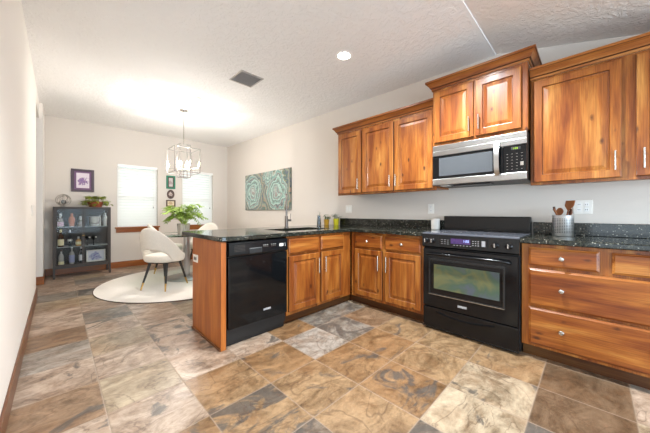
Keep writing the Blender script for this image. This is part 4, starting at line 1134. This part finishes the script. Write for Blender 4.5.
for px, hh, lab in ((99.6, 0.20, 'slim steel cocktail shaker just right of the ice bucket'), (104.9, 0.245, 'tall steel cocktail shaker at the right end of the top shelf')):
    cs = thing('cocktail_shaker', lab, 'shaker', (kx(px, BY + (0.0 if hh > 0.22 else 0.10)), BY + (0.0 if hh > 0.22 else 0.10), s1 + 0.0006), 0, 'steel cocktail shakers')
    r = 0.034 if hh > 0.22 else 0.024
    bm = BM(); lathe(bm, [(0, 0), (r * 0.8, 0), (r, hh * 0.62), (r * 0.95, hh * 0.66), (0, hh * 0.66)], 24); obj('shaker_cup', bm, 'soft_steel', cs, smooth=40)
    bm = BM(); lathe(bm, [(0, hh * 0.662), (r * 0.96, hh * 0.662), (r * 0.6, hh * 0.82), (r * 0.45, hh * 0.84), (r * 0.45, hh * 0.97), (r * 0.3, hh), (0, hh)], 24); obj('lid', bm, 'soft_steel', cs, smooth=40)
for px, lab in ((87.2, 'small black ornament with a pale tip, the left one on the middle shelf'), (93.6, 'small black ornament with a pale tip, the right one on the middle shelf')):
    y = BY - 0.03
    bo = thing('ornament', lab, 'ornament', (kx(px, y), y, s2 + 0.0006), 0, 'black ornaments on the middle shelf')
    bm = BM(); lathe(bm, [(0, 0.0), (0.018, 0.0), (0.006, 0.008), (0.005, 0.09), (0.014, 0.10), (0.032, 0.125), (0.030, 0.15), (0.014, 0.165), (0, 0.168)], 18); obj('body', bm, 'black', bo, smooth=50)
    bm = BM(); lathe(bm, [(0, -0.014), (0.012, -0.007), (0.014, 0), (0.012, 0.007), (0, 0.014)], 14); obj('head', bm, 'white', bo, (0.030, -0.022, 0.146), smooth=50)
def blotch(name, bg, cols, scale, cen=(0, 0), rad=0.4):
    """abstract blob design on a panel, local x/z, coloured by noise"""
    t = NT(name); v = t.n('TexCoord').outputs['Object']
    s = t.n('SeparateXYZ', {0: v})
    dx = t.math('SUBTRACT', s.outputs[0], cen[0]); dz = t.math('SUBTRACT', s.outputs[2], cen[1])
    d = t.math('SQRT', t.math('ADD', t.math('MULTIPLY', dx, dx), t.math('MULTIPLY', dz, dz)))
    n = t.noise(v, scale, 4, 0.6, 0.8)
    m = t.math('ADD', t.math('DIVIDE', d, rad), t.math('MULTIPLY', t.math('SUBTRACT', n, 0.5), 2.4))
    f_ = t.ramp(m, [(0.55, (1, 1, 1)), (0.66, (0, 0, 0))])
    n2 = t.noise(v, scale * 2.3, 3)
    c = t.ramp(n2, [(0.36, lin(cols[0])), (0.5, lin(cols[1])), (0.62, lin(cols[2]))])
    t.bsdf(t.mix(f_, lin(bg), c), 0.5); return t.m
def framed(name, label, loc, wd, h, fw, fmat, matt=None, art=None, rot=(0, 0, 0), th=0.022, oval=False, cat='picture'):
    o = thing(name, label, cat, loc); o.rotation_euler = rot
    if oval:
        def ell(bm, r0, r1, y0, y1):
            b = bmesh.new(); n = 48; R = []
            for (r, y) in ((r0, y1), (r1, y1), (r1, y0), (r0, y0)):
                R.append([b.verts.new(((wd / 2 - r) * math.cos(2 * PI * k / n), y, (h / 2 - r) * math.sin(2 * PI * k / n))) for k in range(n)])
            for p, q in zip(R, R[1:] + R[:1]):
                for k in range(n): b.faces.new((p[k], p[(k + 1) % n], q[(k + 1) % n], q[k]))
            bmesh.ops.recalc_face_normals(b, faces=b.faces); merge(bm, b); return bm
        obj('frame', ell(BM(), 0, fw, -th, 0), fmat, o, smooth=40)
        b = bmesh.new(); b.faces.new([b.verts.new(((wd / 2 - fw) * math.cos(2 * PI * k / 48), -th * 0.5, (h / 2 - fw) * math.sin(2 * PI * k / 48))) for k in range(48)])
        bmesh.ops.recalc_face_normals(b, faces=b.faces); obj('artwork', b, art, o); return o
    bm = BM()
    for x0, x1, z0, z1 in ((-wd / 2, wd / 2, h / 2 - fw, h / 2), (-wd / 2, wd / 2, -h / 2, -h / 2 + fw), (-wd / 2, -wd / 2 + fw, -h / 2 + fw, h / 2 - fw), (wd / 2 - fw, wd / 2, -h / 2 + fw, h / 2 - fw)):
        box(bm, x0, x1, -th, 0, z0, z1, 0.003)
    obj('frame', bm, fmat, o)
    iw, ih = wd / 2 - fw + 0.001, h / 2 - fw + 0.001
    if matt:
        mw_, mm = matt
        obj('mount', B(-iw, iw, -th * 0.55, -th * 0.45, -ih, ih), mm, o); iw -= mw_; ih -= mw_
        obj('artwork', B(-iw, iw, -th * 0.62, -th * 0.56, -ih, ih), art, o)
    else: obj('artwork', B(-iw, iw, -th * 0.55, -th * 0.45, -ih, ih), art, o)
    return o
mk('plum_frame', (66, 46, 58), 0.4); mk('plum_mount', (120, 88, 122), 0.8); mk('emerald_frame', (38, 122, 92), 0.4); mk('bronze_frame', (84, 60, 50), 0.4); mk('dark_frame', (84, 58, 40), 0.4); mk('white_frame', (222, 218, 212), 0.4)
YP = YD - 0.0006
framed('framed_picture', 'plum framed print of a purple bloom on the wall above the display cabinet', (0.342, YP, 1.730), 0.325, 0.425, 0.042, 'plum_frame', (0.030, 'plum_mount'), blotch('purple_bloom', (226, 214, 222), ((92, 60, 128), (136, 104, 160), (196, 160, 180)), 30, (0, -0.005), 0.10))
framed('framed_picture', 'emerald green framed picture, top of the three between the windows', (1.835, YP, 1.815), 0.185, 0.30, 0.034, 'emerald_frame', (0.020, 'bronze_frame'), blotch('pale_figure', (200, 190, 186), ((120, 90, 90), (170, 150, 150), (206, 196, 190)), 30, (0, -0.01), 0.06))
framed('framed_picture', 'dark oval framed portrait, middle of the three between the windows', (1.832, YP, 1.540), 0.150, 0.205, 0.026, 'bronze_frame', None, blotch('oval_print', (60, 42, 40), ((216, 206, 200), (180, 160, 150), (120, 90, 80)), 24, (0, 0.0), 0.07), oval=True)
framed('framed_picture', 'small brown landscape frame, lowest of the three between the windows', (1.835, YP, 1.335), 0.190, 0.150, 0.026, 'dark_frame', None, blotch('cream_print', (226, 210, 176), ((190, 160, 120), (212, 190, 150), (150, 120, 90)), 30, (0, 0), 0.06))
y = BY + 0.02
framed('framed_print', 'white framed blue print standing on the bottom cabinet shelf', (kx(96.0, y), y, s0 + 0.112), 0.27, 0.215, 0.022, 'white_frame', None, blotch('blue_print', (206, 206, 216), ((104, 100, 150), (150, 148, 186), (176, 190, 200)), 20, (0.0, -0.01), 0.11), rot=(-0.10, 0, 0))

# on top of the display cabinet
wo = thing('wire_ornament', 'round twisted wire ornament on the left of the display cabinet', 'ornament', (kx(63.5, 6.56), 6.56, KZ + 0.0006))
mk('wire', (176, 170, 162), 0.35, metal=0.8)
bm = BM()
for k in range(7):
    ax = Matrix.Rotation(k * 0.55, 3, 'Z') @ Matrix.Rotation(0.25 * (k % 3), 3, 'X'); rr = 0.098 - 0.008 * (k % 3)
    tube(bm, [ax @ Vector((rr * math.cos(2 * PI * q / 36), 0, rr * math.sin(2 * PI * q / 36))) + Vector((0, 0, 0.118)) for q in range(37)], 0.0042, 6, None, False)
obj('wire_ball', bm, 'wire', wo, smooth=60)
bm = BM(); lathe(bm, [(0, 0), (0.04, 0), (0.042, 0.006), (0.02, 0.014), (0, 0.014)], 24); obj('stand', bm, 'wire', wo, smooth=40)
bm = BM(); lathe(bm, [(0, 0.0), (0.03, 0.012), (0.038, 0.04), (0.028, 0.066), (0, 0.074)], 18); obj('glass_core', bm, 'bottle_clear', wo, (0, 0, 0.05), smooth=60)
pp = thing('potted_plant', 'trailing green plant in a terracotta bowl on the display cabinet', 'plant', (kx(95.5, 6.56), 6.56, KZ + 0.0006))
bm = BM(); lathe(bm, [(0, 0), (0.085, 0), (0.09, 0.006), (0.118, 0.092), (0.124, 0.096), (0.114, 0.098), (0.108, 0.086), (0, 0.086)], 36); pt = obj('bowl', bm, 'terracotta', pp, smooth=40)
bm = BM(); lathe(bm, [(0, 0), (0.10, 0), (0, 0.01)], 24); obj('soil', bm, 'soil', pt, (0, 0, 0.0865))
rng = random.Random(5); bm = BM()
for k in range(34):
    az = rng.uniform(0, 2 * PI); L = rng.uniform(0.08, 0.20)
    if abs(math.sin(az)) > 0.7: L *= 0.5
    pts = [Vector((math.cos(az) * (0.03 + L * a), math.sin(az) * (0.03 + L * a) , 0.10 + 0.10 * math.sin(PI * min(1, a * 1.2)) - 0.05 * a * a)) for a in (0, 0.25, 0.5, 0.75, 1)]
    tube(bm, pts, 0.002, 5, 0.6)
    for q in range(7):
        p = pts[min(4, 1 + q % 4)] + Vector((rng.uniform(-.02, .02), rng.uniform(-.02, .02), rng.uniform(-.005, .015))); a2 = az + rng.uniform(-1.8, 1.8)
        leaf(bm, p, Vector((math.cos(a2), math.sin(a2), rng.uniform(-0.5, 0.5))), Vector((0, 0, 1)), rng.uniform(0.045, 0.075), 0.02, 0.3)
obj('foliage', bm, 'leaf_lime', pp, smooth=60)

# ------------------------------------------------------------------ large agate canvas on the range wall
def agate():
    t = NT('agate_canvas'); v = t.n('TexCoord').outputs['Object']
    w1 = t.n('TexNoise', {'Vector': v, 'Scale': 3.4, 'Detail': 5.0, 'Roughness': 0.6}).outputs['Color']
    vv = t.vmath('ADD', v, t.vmath('SCALE', t.vmath('SUBTRACT', w1, (0.5, 0.5, 0.5)).outputs[0], None, 0.42).outputs[0]).outputs[0]
    def ring(cx_, cz_, sx, sz):
        q = t.vmath('DIVIDE', t.vmath('SUBTRACT', vv, (cx_, 0, cz_)).outputs[0], (sx, 9.0, sz)).outputs[0]
        return t.vmath('LENGTH', q).outputs[1]
    a, b_, c_ = ring(-0.52, 0.02, 0.34, 0.40), ring(0.42, -0.03, 0.36, 0.42), ring(0.10, 0.36, 0.20, 0.24)
    d = t.math('MINIMUM', t.math('MINIMUM', a, b_), c_)
    d2 = t.math('ADD', d, t.math('MULTIPLY', t.math('SUBTRACT', t.noise(v, 14, 3), 0.5), 0.10))
    T, Mn, W_, G, P_, O, N_ = lin((86, 124, 122)), lin((140, 180, 168)), lin((188, 208, 198)), lin((128, 132, 124)), lin((160, 140, 138)), lin((168, 142, 116)), lin((92, 102, 120))
    col = t.ramp(d2, [(0.0, lin((120, 90, 80))), (0.05, W_), (0.11, P_), (0.17, G), (0.24, W_), (0.28, T), (0.34, P_), (0.40, Mn), (0.45, W_), (0.50, T), (0.55, G), (0.62, Mn), (0.68, W_), (0.73, lin((66, 88, 92))), (0.78, P_), (0.83, Mn), (0.88, T), (0.93, W_), (1.0, G)])
    rest = t.math('FRACT', t.math('MULTIPLY', d2, 3.6))
    out = t.ramp(rest, [(0.0, G), (0.2, lin((140, 158, 130))), (0.38, P_), (0.5, O), (0.62, lin((90, 120, 96))), (0.8, N_), (1.0, G)])
    m = t.ramp(d2, [(0.92, (0, 0, 0)), (1.0, (1, 1, 1))])
    t.bsdf(t.mix(m, col, out), 0.28); return t.m
cv = thing('canvas_art', 'large teal agate pattern canvas on the wall behind the sink', 'painting', (XW - 0.0008, 4.945, 1.585), RX)
obj('canvas', B(-0.862, 0.862, -0.038, 0, -0.405, 0.405, 0.003), agate(), cv)
